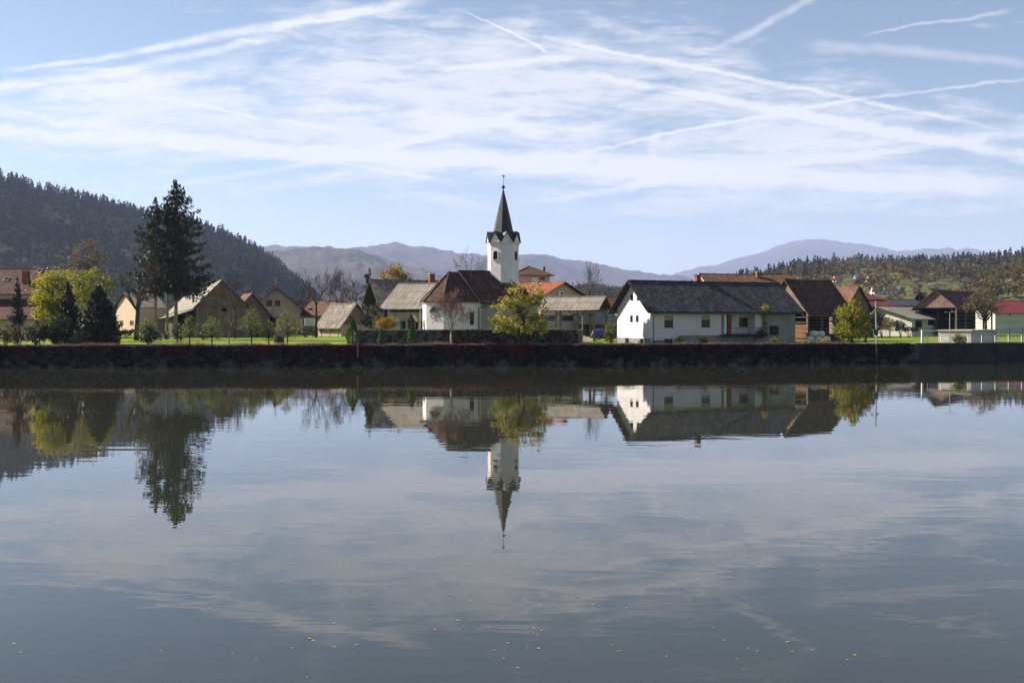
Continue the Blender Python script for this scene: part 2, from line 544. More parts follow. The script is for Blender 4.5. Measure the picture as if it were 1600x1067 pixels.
M['brick'] = surf('red_brick', (.32, .105, .065), (.22, .08, .05), 2, .9, .1, .02, rows=('z', .16, .5, .6))
M['stone'] = surf('rubble_stone', (.17, .155, .135), (.040, .038, .036), 1.8, .95, .1, .08, contrast=(.42, .58))
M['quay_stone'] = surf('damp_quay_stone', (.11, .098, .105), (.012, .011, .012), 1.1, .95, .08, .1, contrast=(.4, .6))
M['quay_concrete'] = surf('damp_quay_concrete', (.060, .055, .056), (.030, .028, .029), .7, .95, .08, .05, streak=.6, dirt=(.035, .033, .034))
M['concrete'] = surf('pale_concrete', (.42, .40, .36), (.32, .30, .27), 1.2, .92, .15, .02, streak=.3, dirt=(.2, .19, .17))
M['galv'] = surf('galvanised_metal', (.40, .40, .40), (.33, .33, .33), 2, .5, .4, metal=.5)
M['white_paint'] = surf('white_paint', (.78, .78, .76), (.70, .70, .68), 2, .6, .3)
M['green_metal'] = surf('green_metal', (.03, .10, .055), (.025, .08, .045), 2, .6, .3)
M['dark_metal'] = surf('dark_metal', (.03, .03, .032), (.02, .02, .022), 2, .5, .4)
M['black'] = surf('dark_interior', (.012, .011, .010), (.008, .008, .008), 2, .95, .05)
M['shutter'] = surf('beige_roller_shutter', (.52, .36, .26), (.46, .32, .23), 2, .7, .2, .01, rows=('z', .09, .4, .3))
M['frame_brown'] = surf('brown_window_frame', (.10, .055, .035), (.08, .045, .03), 2, .6, .3)
M['blue_tarp'] = surf('blue_tarp', (.030, .085, .28), (.022, .06, .20), 1.5, .6, .3, .03)
M['gravel'] = surf('pale_gravel', (.40, .36, .29), (.30, .27, .22), 3, .95, .05, .05)
M['asphalt'] = surf('village_road', (.22, .215, .21), (.17, .165, .16), 2, .9, .1, .01)
M['bark'] = surf('bark', (.085, .068, .055), (.05, .04, .034), 3, .95, .08, .03)
M['bark_grey'] = surf('grey_bark', (.13, .115, .10), (.08, .07, .06), 3, .95, .08, .03)
M['bark_spruce'] = surf('spruce_bark', (.34, .28, .23), (.20, .165, .135), 3, .95, .08, .03)
M['bark_birch'] = surf('birch_bark', (.50, .46, .41), (.26, .22, .19), 4, .9, .1, .01, rows=('z', .3, .35, .2))
M['twig_brown'] = surf('twigs', (.085, .062, .048), (.055, .04, .032), 2, .95, .05)
M['twig_birch'] = surf('birch_twigs', (.34, .21, .17), (.25, .15, .12), 2, .95, .05)
gm, N_ = newmat('window_glass')
finish(N_, N_.new('ShaderNodeBsdfPrincipled', {'Base Color': (.018, .02, .022, 1), 'Roughness': .10, 'Specular IOR Level': .18}))
M['glass'] = gm
M['spruce'] = leafmat('spruce_needles', (.008, .018, .008), (.034, .054, .020), None, trans=.12)
M['conifer_dark'] = leafmat('dark_conifer_needles', (.008, .016, .009), (.026, .038, .018), None, trans=.10)
M['thuja'] = leafmat('thuja_foliage', (.020, .060, .008), (.085, .17, .022), None, trans=.25)
M['leaf_yellow'] = leafmat('yellow_leaves', (.15, .15, .010), (.64, .48, .014), (.14, .18, .015), .36, .45)
M['leaf_yellowgreen'] = leafmat('yellow_green_leaves', (.06, .085, .012), (.33, .32, .03), (.48, .34, .02), .32, .45)
M['leaf_olive_yellow'] = leafmat('olive_yellow_leaves', (.04, .06, .01), (.24, .25, .03), (.36, .28, .02), .25, .4)
M['leaf_pale'] = leafmat('pale_yellow_green_leaves', (.15, .17, .02), (.44, .42, .07), (.34, .24, .06), .35, .45)
M['leaf_green'] = leafmat('olive_green_leaves', (.06, .08, .018), (.20, .22, .06), (.22, .18, .05), .2, .5)
M['leaf_dark'] = leafmat('dark_shrub_leaves', (.016, .026, .012), (.05, .06, .025), (.10, .06, .03), .15, .2)
M['leaf_orange'] = leafmat('orange_maple_leaves', (.16, .09, .012), (.50, .24, .02), (.12, .13, .03), .35, .4)
M['leaf_brown'] = leafmat('brown_leaves', (.09, .06, .03), (.20, .14, .065), (.08, .09, .03), .25, .3)
M['creeper'] = leafmat('dark_creeper_leaves', (.004, .003, .0035), (.036, .017, .016), (.075, .014, .012), .22, .15, .30)
M['creeper_red'] = leafmat('red_creeper_leaves', (.07, .008, .009), (.34, .030, .032), None, .2, .35, .6)
M['dry'] = leafmat('dry_stems', (.07, .046, .038), (.20, .14, .115), (.20, .04, .035), .12, .3, .4)


# ------------------------------------------------------------------ plants
def unit(rng, n):
    v = rng.normal(size=(n, 3))
    return v / np.linalg.norm(v, axis=1, keepdims=True)


def leaves(rng, c, size, aspect=.65, jitter=.35, hang=None):
    """diamond leaf clumps at centres c"""
    n = len(c)
    a = unit(rng, n)
    if hang is not None:
        a = a * (1 - abs(hang)) + np.array([0, 0, -1.0]) * hang
        a /= np.linalg.norm(a, axis=1, keepdims=True)
    b = np.cross(a, unit(rng, n))
    b /= np.linalg.norm(b, axis=1, keepdims=True) + 1e-9
    s = (size * (1 + jitter * rng.normal(size=n))).clip(size * .4, size * 2)[:, None]
    a = a * s * .5; b = b * s * .5 * aspect
    return np.stack([c + a, c + b, c - a, c - b], axis=1).reshape(-1, 3)


def clump_crown(rng, lobes, n_clump, n_leaf, size, clump_r, shell=.55):
    """lobes: (cx,cy,cz,rx,ry,rz). returns leaf centres and clump centres"""
    L = np.array(lobes, float)
    vol = (L[:, 3] * L[:, 4] * L[:, 5]) ** .75
    idx = rng.choice(len(L), n_clump, p=vol / vol.sum())
    d = unit(rng, n_clump)
    r = (shell + (1 - shell) * rng.random(n_clump) ** .7)[:, None]
    cc = L[idx, :3] + d * r * L[idx, 3:]
    k = rng.poisson(n_leaf, n_clump) + 3
    rep = np.repeat(np.arange(n_clump), k)
    crad = (clump_r * (.6 + .8 * rng.random(n_clump)))[rep][:, None]
    pts = cc[rep] + rng.normal(size=(len(rep), 3)) * crad * np.array([.55, .55, .42])
    return pts, cc


def limb_path(rng, a, b, n=5, wob=.06):
    a = np.array(a, float); b = np.array(b, float)
    L = np.linalg.norm(b - a)
    out = []
    for i in range(n + 1):
        t = i / n
        p = a + (b - a) * t + np.array([0, 0, 1]) * L * .10 * math.sin(math.pi * t)
        if 0 < i < n: p = p + rng.normal(size=3) * L * wob
        out.append(p)
    return out


def leafy_tree(name, label, cat, px, Y, lobes, leaf, bark='bark', trunk_r=.16, stems=((0, 0),), n_clump=120, n_leaf=26, size=.24,
               clump_r=.55, seed=1, group=None, z0=G, trunk_top=.55, limbs=26):
    """lobes in photo pixels: (px, py, half width px, half height px[, dy m]) -> the crown's own metres"""
    rng = np.random.default_rng(seed)
    x0 = X(px, Y)
    root = thing(name, label, cat, (x0, Y, z0), 0, group)
    k = Y / FPX
    lb = []
    for l in lobes:
        rx = l[2] * k; rz = l[3] * k
        lb.append((X(l[0], Y) - x0, l[4] if len(l) > 4 else 0, Z(l[1], Y) - z0, rx, max(rx, .3) * .9, rz))
    pts, cc = clump_crown(rng, lb, n_clump, n_leaf, size, clump_r)
    pts = pts[pts[:, 2] > .12]
    mb = MB()
    A = np.array(lb)
    c = A[:, :3].mean(axis=0)
    top = A[:, 2].max() + A[:, 5].max() * .3
    bases = []
    for i, (sx, lean) in enumerate(stems):
        tx = c[0] * .6 + lean
        pth = [np.array((sx, 0, -.15)), np.array((sx + (tx - sx) * .25, 0.05, top * .25)), np.array((sx + (tx - sx) * .6, 0, top * .55)), np.array((tx, 0, top * .92))]
        rr = trunk_r / math.sqrt(len(stems)) ** .5
        mb.tube(pth, [rr * 1.25, rr, rr * .65, rr * .15], 8)
        bases.append(pth)
    sel = rng.choice(len(cc), min(limbs, len(cc)), replace=False)
    for i in sel:
        b = cc[i]
        pth = bases[rng.integers(len(bases))]
        t = np.clip(b[2] / top * trunk_top + .12, .15, .85)
        j = min(int(t * 3), 2); f = t * 3 - j
        a = pth[j] * (1 - f) + pth[j + 1] * f
        r0 = trunk_r * .34 * (1.1 - t)
        mb.tube(limb_path(rng, a, b), np.linspace(r0 + .012, .012, 6), 5)
    mb.build('trunk', M[bark], root, True)
    np_mesh('crown', leaves(rng, pts, size), 4, M[leaf], root)
    return root


def grow(rng, p, d, L, r, lvl, out, up, spread, kids):
    n = 4
    pts, rad = [p], [r]
    for i in range(n):
        d = d + rng.normal(size=3) * .17 + np.array([0, 0, up])
        d /= np.linalg.norm(d)
        p = p + d * L / n
        pts.append(p); rad.append(max(r * (1 - .6 * (i + 1) / n), .017))
        if lvl > 0 and i >= 1:
            for _ in range(kids if i < n - 1 else kids + 1):
                s = unit(rng, 1)[0]
                s -= d * s.dot(d); s /= np.linalg.norm(s) + 1e-9
                ang = rng.uniform(.35, 1.0) * spread
                dd = d * math.cos(ang) + s * math.sin(ang)
                grow(rng, p, dd, L * rng.uniform(.52, .78), max(rad[-1] * .72, .017), lvl - 1, out, up, spread, kids)
    out.append((pts, rad))


def bare_tree(name, label, cat, px, Y, top_py, half_w_px, seed, bark='bark_grey', twig='twig_brown', r=.17, lvl=3, kids=1, up=.06, spread=.9,
              fork=.30, lean=0.0, group=None, z0=G, leaf=None, n_leaf=0, size=.16, main=3, crown_low=None):
    rng = np.random.default_rng(seed)
    H = Z(top_py, Y) - z0
    root = thing(name, label, cat, (X(px, Y), Y, z0), 0, group)
    out = []
    h0 = H * fork
    base = np.array((0, 0, -.15))
    trunk = [base, np.array((lean * .3 * h0, 0, h0 * .5)), np.array((lean * h0, 0, h0))]
    for i in range(main):
        a = 2 * math.pi * (i + rng.random() * .5) / main
        tilt = rng.uniform(.25, .65) * spread if main > 1 else .1
        d = np.array((math.cos(a) * math.sin(tilt), math.sin(a) * math.sin(tilt), math.cos(tilt)))
        grow(rng, trunk[-1], d, H * .42, r * .66, lvl, out, up, spread, kids)
    allp = np.array([q for pts, _ in out for q in pts])
    sz = (H - h0) / max(allp[:, 2].max() - h0, .1)
    wx = np.abs(np.percentile(allp[:, 0], [2, 98])).mean()
    sx = half_w_px * Y / FPX / max(wx, .05)
    def fit(q):
        q = np.array(q, float)
        q[..., 0] = lean * h0 + (q[..., 0] - lean * h0) * sx
        q[..., 1] *= min(sx, 1.5)
        q[..., 2] = h0 + (q[..., 2] - h0) * sz
        return q
    mt, mc = MB(), MB()
    mt.tube(trunk, [r * 1.3, r * 1.05, r], 8)
    tips = []
    for pts, rad in out:
        q = [fit(p) for p in pts]
        if max(rad) > .05: mt.tube(q, rad, 6)
        else: mc.tube(q, rad, 3, False)
        tips += q[1:]
    mt.build('trunk', M[bark], root, True)
    mc.build('branches', M[twig], root)
    if leaf:
        tips = np.array(tips)
        c = tips[rng.integers(len(tips), size=n_leaf)] + rng.normal(size=(n_leaf, 3)) * .15
        np_mesh('crown', leaves(rng, c, size), 4, M[leaf], root)
    return root


def spruce(name, label, px, Y, top_py, low_py, prof, seed, n_br=170, size=.5, z0=G, trunk_r=.26, leaf='spruce', droop=.28, cat='spruce tree',
           bark='bark_spruce', hang=.55, group=None, dens=1.0):
    """prof: list of (t from crown bottom 0 to top 1, half width left px, half width right px)"""
    rng = np.random.default_rng(seed)
    k = Y / FPX
    root = thing(name, label, cat, (X(px, Y), Y, z0), 0, group)
    H = Z(top_py, Y) - z0
    zl = Z(low_py, Y) - z0
    mt = MB()
    mt.tube([(0, 0, -.2), (0, 0, H * .4), (.05, 0, H * .75), (0, 0, H)], [trunk_r * 1.15, trunk_r * .9, trunk_r * .5, .02], 8)
    pt = np.array(prof, float)
    cent = []
    bb = MB()
    for i in range(n_br):
        t = (i + rng.random()) / n_br
        t = t ** 1.08
        t = min((round(t * 21) + rng.normal() * .16) / 21, .995) if t < .93 else t
        t = max(t, 0.0)
        z = zl + (H - zl) * t
        a = rng.random() * 2 * math.pi
        wl = np.interp(t, pt[:, 0], pt[:, 1]) * k
        wr = np.interp(t, pt[:, 0], pt[:, 2]) * k
        ca = math.cos(a)
        L = (wr if ca > 0 else wl) * abs(ca) + .5 * (wl + wr) * (1 - abs(ca))
        L *= rng.uniform(.50, 1.14)
        if L < .15: L = .15
        n = max(3, int(L * 3.2))
        path = []
        for j in range(n + 1):
            s = j / n
            dz = -droop * L * math.sin(s * math.pi * .62) + .16 * L * s ** 3 + .10 * L * s * t
            path.append(np.array((math.cos(a) * L * s, math.sin(a) * L * s, z + dz)))
        bb.tube(path, np.linspace(.045, .012, n + 1), 4, False)
        m = max(4, int(L * 15 * dens))
        s = rng.random(m) ** .75
        ii = np.minimum((s * n).astype(int), n - 1); ff = (s * n - ii)[:, None]
        P = np.array(path)
        c = P[ii] * (1 - ff) + P[ii + 1] * ff
        side = np.array((-math.sin(a), math.cos(a), 0))
        c = c + side * (rng.normal(size=m) * .22 * (1.15 - s) * min(L, 2.2))[:, None]
        c[:, 2] -= np.abs(rng.normal(size=m)) * .26
        cent.append(c)
    mt.build('trunk', M[bark], root, True)
    bb.build('branches', M['bark'], root)
    c = np.concatenate(cent)
    np_mesh('crown', leaves(rng, c, size * 1.15, .30, hang=hang), 4, M[leaf], root)
    return root


def cone_shrub(name, label, px, Y, top_py, half_px, seed, leaf='thuja', n=2200, size=.16, z0=G, cat='thuja', group=None, power=1.25, belly=.25):
    rng = np.random.default_rng(seed)
    root = thing(name, label, cat, (X(px, Y), Y, z0), 0, group)
    H = Z(top_py, Y) - z0
    w = half_px * Y / FPX
    t = rng.random(n) ** 1.1
    prof = np.where(t < belly, .75 + .25 * t / belly, ((1 - t) / (1 - belly)) ** (1 / power))
    a = rng.random(n) * 2 * math.pi
    r = w * prof * (.72 + .3 * rng.random(n)) * (1 + .13 * np.sin(a * 3 + t * 9))
    c = np.stack([np.cos(a) * r, np.sin(a) * r, t * H * .97 + .05], 1)
    mb = MB()
    mb.tube([(0, 0, -.1), (0, 0, H * .5), (0, 0, H * .93)], [.07, .05, .01], 6)
    mb.build('trunk', M['bark'], root)
    np_mesh('crown', leaves(rng, c, size, .5, hang=-.5), 4, M[leaf], root)
    return root


def shrub(name, label, px, Y, lobes, leaf, seed, n_clump=60, n_leaf=24, size=.16, clump_r=.35, cat='shrub', group=None, z0=G):
    rng = np.random.default_rng(seed)
    x0 = X(px, Y)
    k = Y / FPX
    root = thing(name, label, cat, (x0, Y, z0), 0, group)
    lb = [(X(l[0], Y) - x0, 0, Z(l[1], Y) - z0, l[2] * k, max(l[2] * k * .8, .3), l[3] * k) for l in lobes]
    pts, cc = clump_crown(rng, lb, n_clump, n_leaf, size, clump_r, .3)
    pts[:, 2] = np.maximum(pts[:, 2], .04)
    mb = MB()
    for i in rng.choice(len(cc), min(12, len(cc)), replace=False):
        mb.tube(limb_path(rng, (rng.normal() * .08, rng.normal() * .08, -.08), cc[i], 4), np.linspace(.03, .008, 5), 4)
    mb.build('stem', M['bark'], root)
    np_mesh('foliage', leaves(rng, pts, size), 4, M[leaf], root)
    return root


# ------------------------------------------------------------------ water, ground, far hills
M['forest_floor_near'] = surf('riverside_scrub', (.022, .026, .012), (.014, .014, .008), .4, .95, .05)
QUAY = [(-300, 90), (-150, 100), (-57, 107), (0, 110), (50.5, 118), (64.5, 121), (150, 137), (300, 160)]
def quay_y(x):
    return float(np.interp(x, [q[0] for q in QUAY], [q[1] for q in QUAY]))

mb = MB()
mb.poly([(-400, -5, 0), (400, -5, 0), (400, 175, 0), (-400, 175, 0)])
structure(mb.build('water', M['water']))

mb = MB()
pts = [(-17000, 90, G)] + [(x, y + .3, G) for x, y in QUAY] + [(17000, 160, G), (17000, 16500, G), (-17000, 16500, G)]
mb.poly(pts)
structure(mb.build('ground', M['grass']))
mb = MB()                                                           # the near bank behind and below the eye
mb.hexa([(-600, -550, -1.5), (600, -550, -1.5), (600, 7, -1.5), (-600, 7, -1.5), (-600, -550, 2.6), (600, -550, 2.6), (600, 1.5, 2.4), (-600, 1.5, 2.4)])
structure(mb.build('near_bank', M['forest_floor_near']))


def vnoise(x, y, seed=0):
    """cheap smooth value noise for the terrain"""
    def h(i, j): return np.modf(np.abs(np.sin(i * 127.1 + j * 311.7 + seed * 74.7) * 43758.5453))[0]
    xi, yi = np.floor(x), np.floor(y)
    fx, fy = x - xi, y - yi
    fx = fx * fx * (3 - 2 * fx); fy = fy * fy * (3 - 2 * fy)
    return (h(xi, yi) * (1 - fx) + h(xi + 1, yi) * fx) * (1 - fy) + (h(xi, yi + 1) * (1 - fx) + h(xi + 1, yi + 1) * fx) * fy


class Hill:
    def __init__(self, prof, y0, y1, y2, trees=0.0, rough=10, cell=120, power=1.0, fine=0.0):
        self.p = np.array(prof, float); self.y0, self.y1, self.y2 = y0, y1, y2
        self.trees, self.rough, self.cell, self.power, self.fine = trees, rough, cell, power, fine

    def z(self, px, Y):
        px = np.asarray(px, float); Y = np.asarray(Y, float)
        zc = CZ + (YH - np.interp(px, self.p[:, 0], self.p[:, 1])) / FPX * self.y1 - self.trees
        t = np.clip((Y - self.y0) / (self.y1 - self.y0), 0, 1)
        b = np.clip((self.y2 - Y) / (self.y2 - self.y1), 0, 1)
        s = np.sin(np.where(Y < self.y1, t, b) * math.pi / 2) ** self.power
        x = (px - 800) / FPX * Y
        n = (vnoise(x / self.cell, Y / self.cell, 1) - .5) + .5 * (vnoise(x / self.cell * 2.3, Y / self.cell * 2.3, 2) - .5)
        n = n * self.rough * (1 - t ** 6 * .85) * np.minimum(t * 4, 1)
        f = self.fine * (vnoise(x / self.cell * 9, Y / self.cell * 9, 3) + .6 * vnoise(x / self.cell * 21, Y / self.cell * 21, 4) - .8)
        return np.maximum(G - 1.0 + (np.maximum(zc - G, 0)) * s + n * (zc > G + 3) + f * np.minimum(t * 4, 1) * (zc > G + 3), G - 1.0)

    def mesh(self, name, mat, npx=140, ny=36):
        pxs = np.linspace(self.p[0, 0], self.p[-1, 0], npx)
        Ys = np.concatenate([np.linspace(self.y0, self.y1, ny), np.linspace(self.y1, self.y2, ny // 3 + 2)[1:]])
        PX, YY = np.meshgrid(pxs, Ys)
        ZZ = self.z(PX, YY)
        XX = (PX - 800) / FPX * YY
        v = np.stack([XX, YY, ZZ], -1).reshape(-1, 3)
        n = len(pxs)
        f = [(j * n + i, j * n + i + 1, (j + 1) * n + i + 1, (j + 1) * n + i) for j in range(len(Ys) - 1) for i in range(n - 1)]
        me = bpy.data.meshes.new(name)
        me.from_pydata(v.tolist(), [], f)
        me.update()
        return structure(link(name, me, mat, None, True))


def tree_templates(rng, kind, n, k):
    out = []
    for _ in range(n):
        if kind == 'conifer':
            t = rng.random(k) ** 1.25
            r = (1 - t) * .19 * (.55 + .5 * rng.random(k)) + .008
            a = rng.random(k) * 2 * math.pi
            c = np.stack([np.cos(a) * r, np.sin(a) * r, .06 + t * .92], 1)
            out.append(leaves(rng, c, .135 * (60 / k) ** .5, .55, hang=.45))
        else:
            L = [(rng.normal() * .10, rng.normal() * .10, rng.uniform(.45, .75), rng.uniform(.16, .26), rng.uniform(.16, .26), rng.uniform(.16, .28)) for _ in range(4)]
            pts, _ = clump_crown(rng, L, 14, k / 14 - 2, .1, .085, .5)
            pts = pts[:k] if len(pts) >= k else np.concatenate([pts, pts[:k - len(pts)]])
            out.append(leaves(rng, pts, .16 * (60 / k) ** .5, .75))
    return np.array(out)


def forest(name, label, cat, hill, rng, px_rng, y_rng, n, mat, con_frac, h_con, h_dec, tint_con, tint_dec, mask=None, k=60, dense=0.0):
    px = rng.uniform(*px_rng, n); Y = y_rng[0] + (y_rng[1] - y_rng[0]) * rng.random(n) ** .8
    Zg = hill.z(px, Y)
    keep = Zg > G + .5
    if mask is not None:
        keep &= mask(px, YH - (Zg - CZ) / Y * FPX, Y)
    px, Y, Zg = px[keep], Y[keep], Zg[keep]
    x = (px - 800) / FPX * Y
    patch = vnoise(x / 70, Y / 70, 9) * .6 + .4 * rng.random(len(x))
    cf = con_frac(px, Y) if callable(con_frac) else con_frac
    con = patch < cf
    V_, T_ = [], []
    for is_c, hh, tn in ((True, h_con, tint_con), (False, h_dec, tint_dec)):
        s = con if is_c else ~con
        m = int(s.sum())
        if not m: continue
        tp = tree_templates(rng, 'conifer' if is_c else 'broad', 9, k)
        h = rng.uniform(hh[0], hh[1], m)
        wv = h * rng.uniform(.85, 1.2, m)
        a = rng.random(m) * 2 * math.pi
        t = tp[rng.integers(len(tp), size=m)]
        ca, sa = np.cos(a)[:, None], np.sin(a)[:, None]
        xx = (t[..., 0] * ca - t[..., 1] * sa) * wv[:, None] + x[s][:, None]
        yy = (t[..., 0] * sa + t[..., 1] * ca) * wv[:, None] + Y[s][:, None]
        zz = t[..., 2] * h[:, None] + Zg[s][:, None] - .8
        V_.append(np.stack([xx, yy, zz], -1).reshape(-1, 3))
        pt_ = vnoise(x[s] / 55, Y[s] / 90, 12)
        tt = tn[0] + (tn[1] - tn[0]) * np.clip(.55 * rng.random(m) + .75 * (pt_ - .5) + .22, 0, 1)
        T_.append(np.repeat(tt, t.shape[1] // 4))
    o = np_mesh(name, np.concatenate(V_), 4, mat, None, np.concatenate(T_))
    return tag(o, label, cat, kind='stuff')


rngF = np.random.default_rng(11)
M['forest_floor'] = hill_mat('forest_floor', (.030, .032, .016), (.045, .038, .022), (.04, .05, .02), .02)
M['far_slope'] = hill_mat('far_wooded_slope', (.050, .046, .032), (.105, .064, .042), (.115, .115, .055), .0045)
M['mountain'] = hill_mat('far_mountain_slope', (.040, .042, .034), (.075, .058, .042), (.09, .095, .05), .0022)
M['meadow'] = hill_mat('hill_meadow', (.10, .128, .036), (.135, .145, .048), (.16, .15, .06), .012)
M['far_forest'] = woodmat_far('mixed_forest', [(0, (.008, .016, .010)), (.35, (.024, .036, .018)), (.5, (.075, .075, .026)), (.75, (.15, .105, .038)), (1, (.25, .15, .04))])

# wooded hill at the left
hill1 = Hill([(-500, 236), (-200, 256), (0, 276), (50, 288), (110, 298), (170, 312), (240, 332), (310, 345), (350, 358), (400, 382), (430, 400), (450, 417), (472, 433), (498, 458), (530, 500), (560, 506)],
             880, 1500, 2300, trees=17, rough=26, cell=150)
hill1.mesh('hill', M['forest_floor'], 160, 40)
forest('hillside_forest', 'dark hazy wood of conifers and brown broadleaf trees covering the left hill', 'forest', hill1, rngF, (-420, 545), (885, 1620), 6200, M['far_forest'],
       lambda px, Y: .42 + .16 * (Y > 1250), (9, 22), (8, 17), (.0, .30), (.10, .58), k=64)
# two hazy ranges behind the church
hill2 = Hill([(360, 410), (430, 396), (470, 390), (510, 388), (560, 394), (600, 408), (640, 424), (690, 440), (760, 462), (800, 500)], 3200, 4800, 6500, rough=70, cell=420, fine=16)
hill2.mesh('hill', M['far_slope'], 220, 44)
hill3 = Hill([(300, 392), (440, 388), (500, 389), (545, 392), (600, 386), (618, 384), (640, 392), (700, 403), (760, 410), (812, 406), (830, 404), (870, 412), (930, 421), (1000, 431), (1060, 440), (1130, 452), (1180, 480), (1220, 505)], 5400, 8200, 11000, rough=130, cell=720, fine=22)
hill3.mesh('hill', M['far_slope'], 300, 44)
# far mountain at the right
mtn = Hill([(980, 470), (1040, 440), (1070, 431), (1095, 423), (1120, 421), (1140, 410), (1160, 404), (1190, 394), (1215, 383), (1235, 378), (1256, 376), (1290, 379), (1340, 387), (1400, 398), (1440, 394), (1470, 392), (1482, 388), (1496, 391), (1510, 387), (1530, 391), (1550, 398), (1600, 406), (1700, 405), (1900, 420), (2200, 440)], 9200, 13500, 15800, rough=210, cell=1200, fine=22)
mtn.mesh('mountain', M['mountain'], 320, 44)
# low wooded ridge between, and the hill with meadows at the right
hill5 = Hill([(800, 500), (830, 462), (880, 446), (920, 441), (960, 446), (1010, 440), (1060, 446), (1120, 456), (1200, 500)], 900, 1300, 1800, trees=10, rough=8, cell=150)
hill5.mesh('hill', M['forest_floor'], 60, 20)
forest('low_wood', 'low hazy wood on the flat rise behind the bare trees and pergola roof', 'forest', hill5, rngF, (805, 1190), (905, 1500), 900, M['far_forest'], .42, (10, 16), (9, 14), (.05, .4), (.4, .8), k=60)
hill4 = Hill([(1020, 500), (1060, 452), (1110, 443), (1180, 432), (1230, 420), (1280, 414), (1340, 411), (1400, 410), (1450, 409), (1510, 408), (1560, 405), (1600, 400), (1800, 380), (2200, 360)], 520, 1450, 2200, trees=14, rough=14, cell=170, power=1.0)
hill4.mesh('hill', M['meadow'], 170, 44)
def mask4(px, py, Y):
    n = vnoise(px / 17, py / 6, 5)
    e = 9 * (n - .5)
    meadow = ((px > 1296) & (px < 1372) & (py > 437 + e)) | ((px >= 1366) & (px < 1520) & (py > 449 + e)) | ((px > 1328) & (px < 1372) & (py > 427) & (py < 436 + e))
    strips = (n > .56) & (py > 440)
    return ~meadow | strips
forest('ridge_forest', 'hazy mixed forest with a dark conifer crest on the right hill above green meadows', 'forest', hill4, rngF, (1030, 2100), (560, 1600), 5200, M['far_forest'],
       lambda px, Y: np.where(Y > 1180, .80, .30), (13, 20), (9, 15), (.03, .38), (.42, .92), mask=mask4, k=90)
hill6 = Hill([(1430, 505), (1455, 478), (1480, 462), (1515, 442), (1540, 430), (1570, 418), (1600, 408), (1640, 400), (1750, 380), (2000, 350), (2300, 340)], 430, 800, 1250, trees=7, rough=10, cell=110)
hill6.mesh('hill', M['meadow'], 80, 30)
forest('autumn_wood', 'brown and gold autumn broadleaf wood on the nearer right slope', 'forest', hill6, rngF, (1450, 2200), (500, 900), 2600, M['far_forest'], .07, (10, 15), (8, 13), (.1, .4), (.46, 1.0),
       mask=lambda px, py, Y: vnoise(px / 30, py / 9, 6) > .25, k=170)


# ------------------------------------------------------------------ quay wall with its creeper
def wall_run(mb, line, z0, z1, t, batter=0.0):
    for (xa, ya), (xb, yb) in zip(line[:-1], line[1:]):
        mb.hexa([(xa, ya - batter, z0), (xb, yb - batter, z0), (xb, yb + t, z0), (xa, ya + t, z0), (xa, ya, z1), (xb, yb, z1), (xb, yb + t, z1), (xa, ya + t, z1)])

qr = thing('quay_wall', 'long dark stone quay wall rising from the water', 'wall', (0, 110, 0))
rngq = np.random.default_rng(3)
def shifted(l): return [(x, y - 110) for x, y in l]
mb = MB()
line = [(x, quay_y(x)) for x in np.arange(-300, 49.6, 3.0)] + [(50.0, quay_y(50.0))]
wall_run(mb, shifted(line), -1.5, G + .02, .9, .18)
mb.build('stone_face', M['quay_stone'], qr)
mb = MB()
wall_run(mb, shifted([(50.0, quay_y(50.0)), (64.5, 121), (150, 137), (300, 160)]), -1.5, G + .12, .9, .10)
for x in np.arange(54, 120, 6.5):                                    # pour joints
    mb.box(x - .04, x + .04, quay_y(x) - 110 - .13, quay_y(x) - 110 - .02, -.2, G + .05)
mb.build('concrete_face', M['quay_concrete'], qr)


def creeper(name, label, px_list, n, mat, size, seed, z_lo, z_hi, depth=.22, bias=1.0, cat='creeper'):
    """leaf mats hanging over the quay wall between photo columns; z_lo / z_hi as fractions of the wall height"""
    rng = np.random.default_rng(seed)
    C_ = []
    for (a, b, w) in px_list:
        m = int(n * w)
        xa, xb = X(a, 108 + (a > 1000) * 6), X(b, 108 + (b > 1000) * 6)
        x = rng.uniform(xa, xb, m)
        edge = vnoise(x * 1.1, x * 0 + seed, 7)
        t = rng.random(m) ** bias
        z = G * (z_hi - (z_hi - z_lo) * t * (.55 + .75 * edge))
        y = np.interp(x, [q[0] for q in QUAY], [q[1] for q in QUAY]) - .05 - depth * rng.random(m) * (.4 + .6 * vnoise(x * 2.1, z * 2.1, 3)) - .18 * (1 - z / G)
        C_.append(np.stack([x, y, z], 1))
    c = np.concatenate(C_)
    o = np_mesh(name, leaves(rng, c, size, .75), 4, M[mat])
    return tag(o, label, cat, kind='stuff')

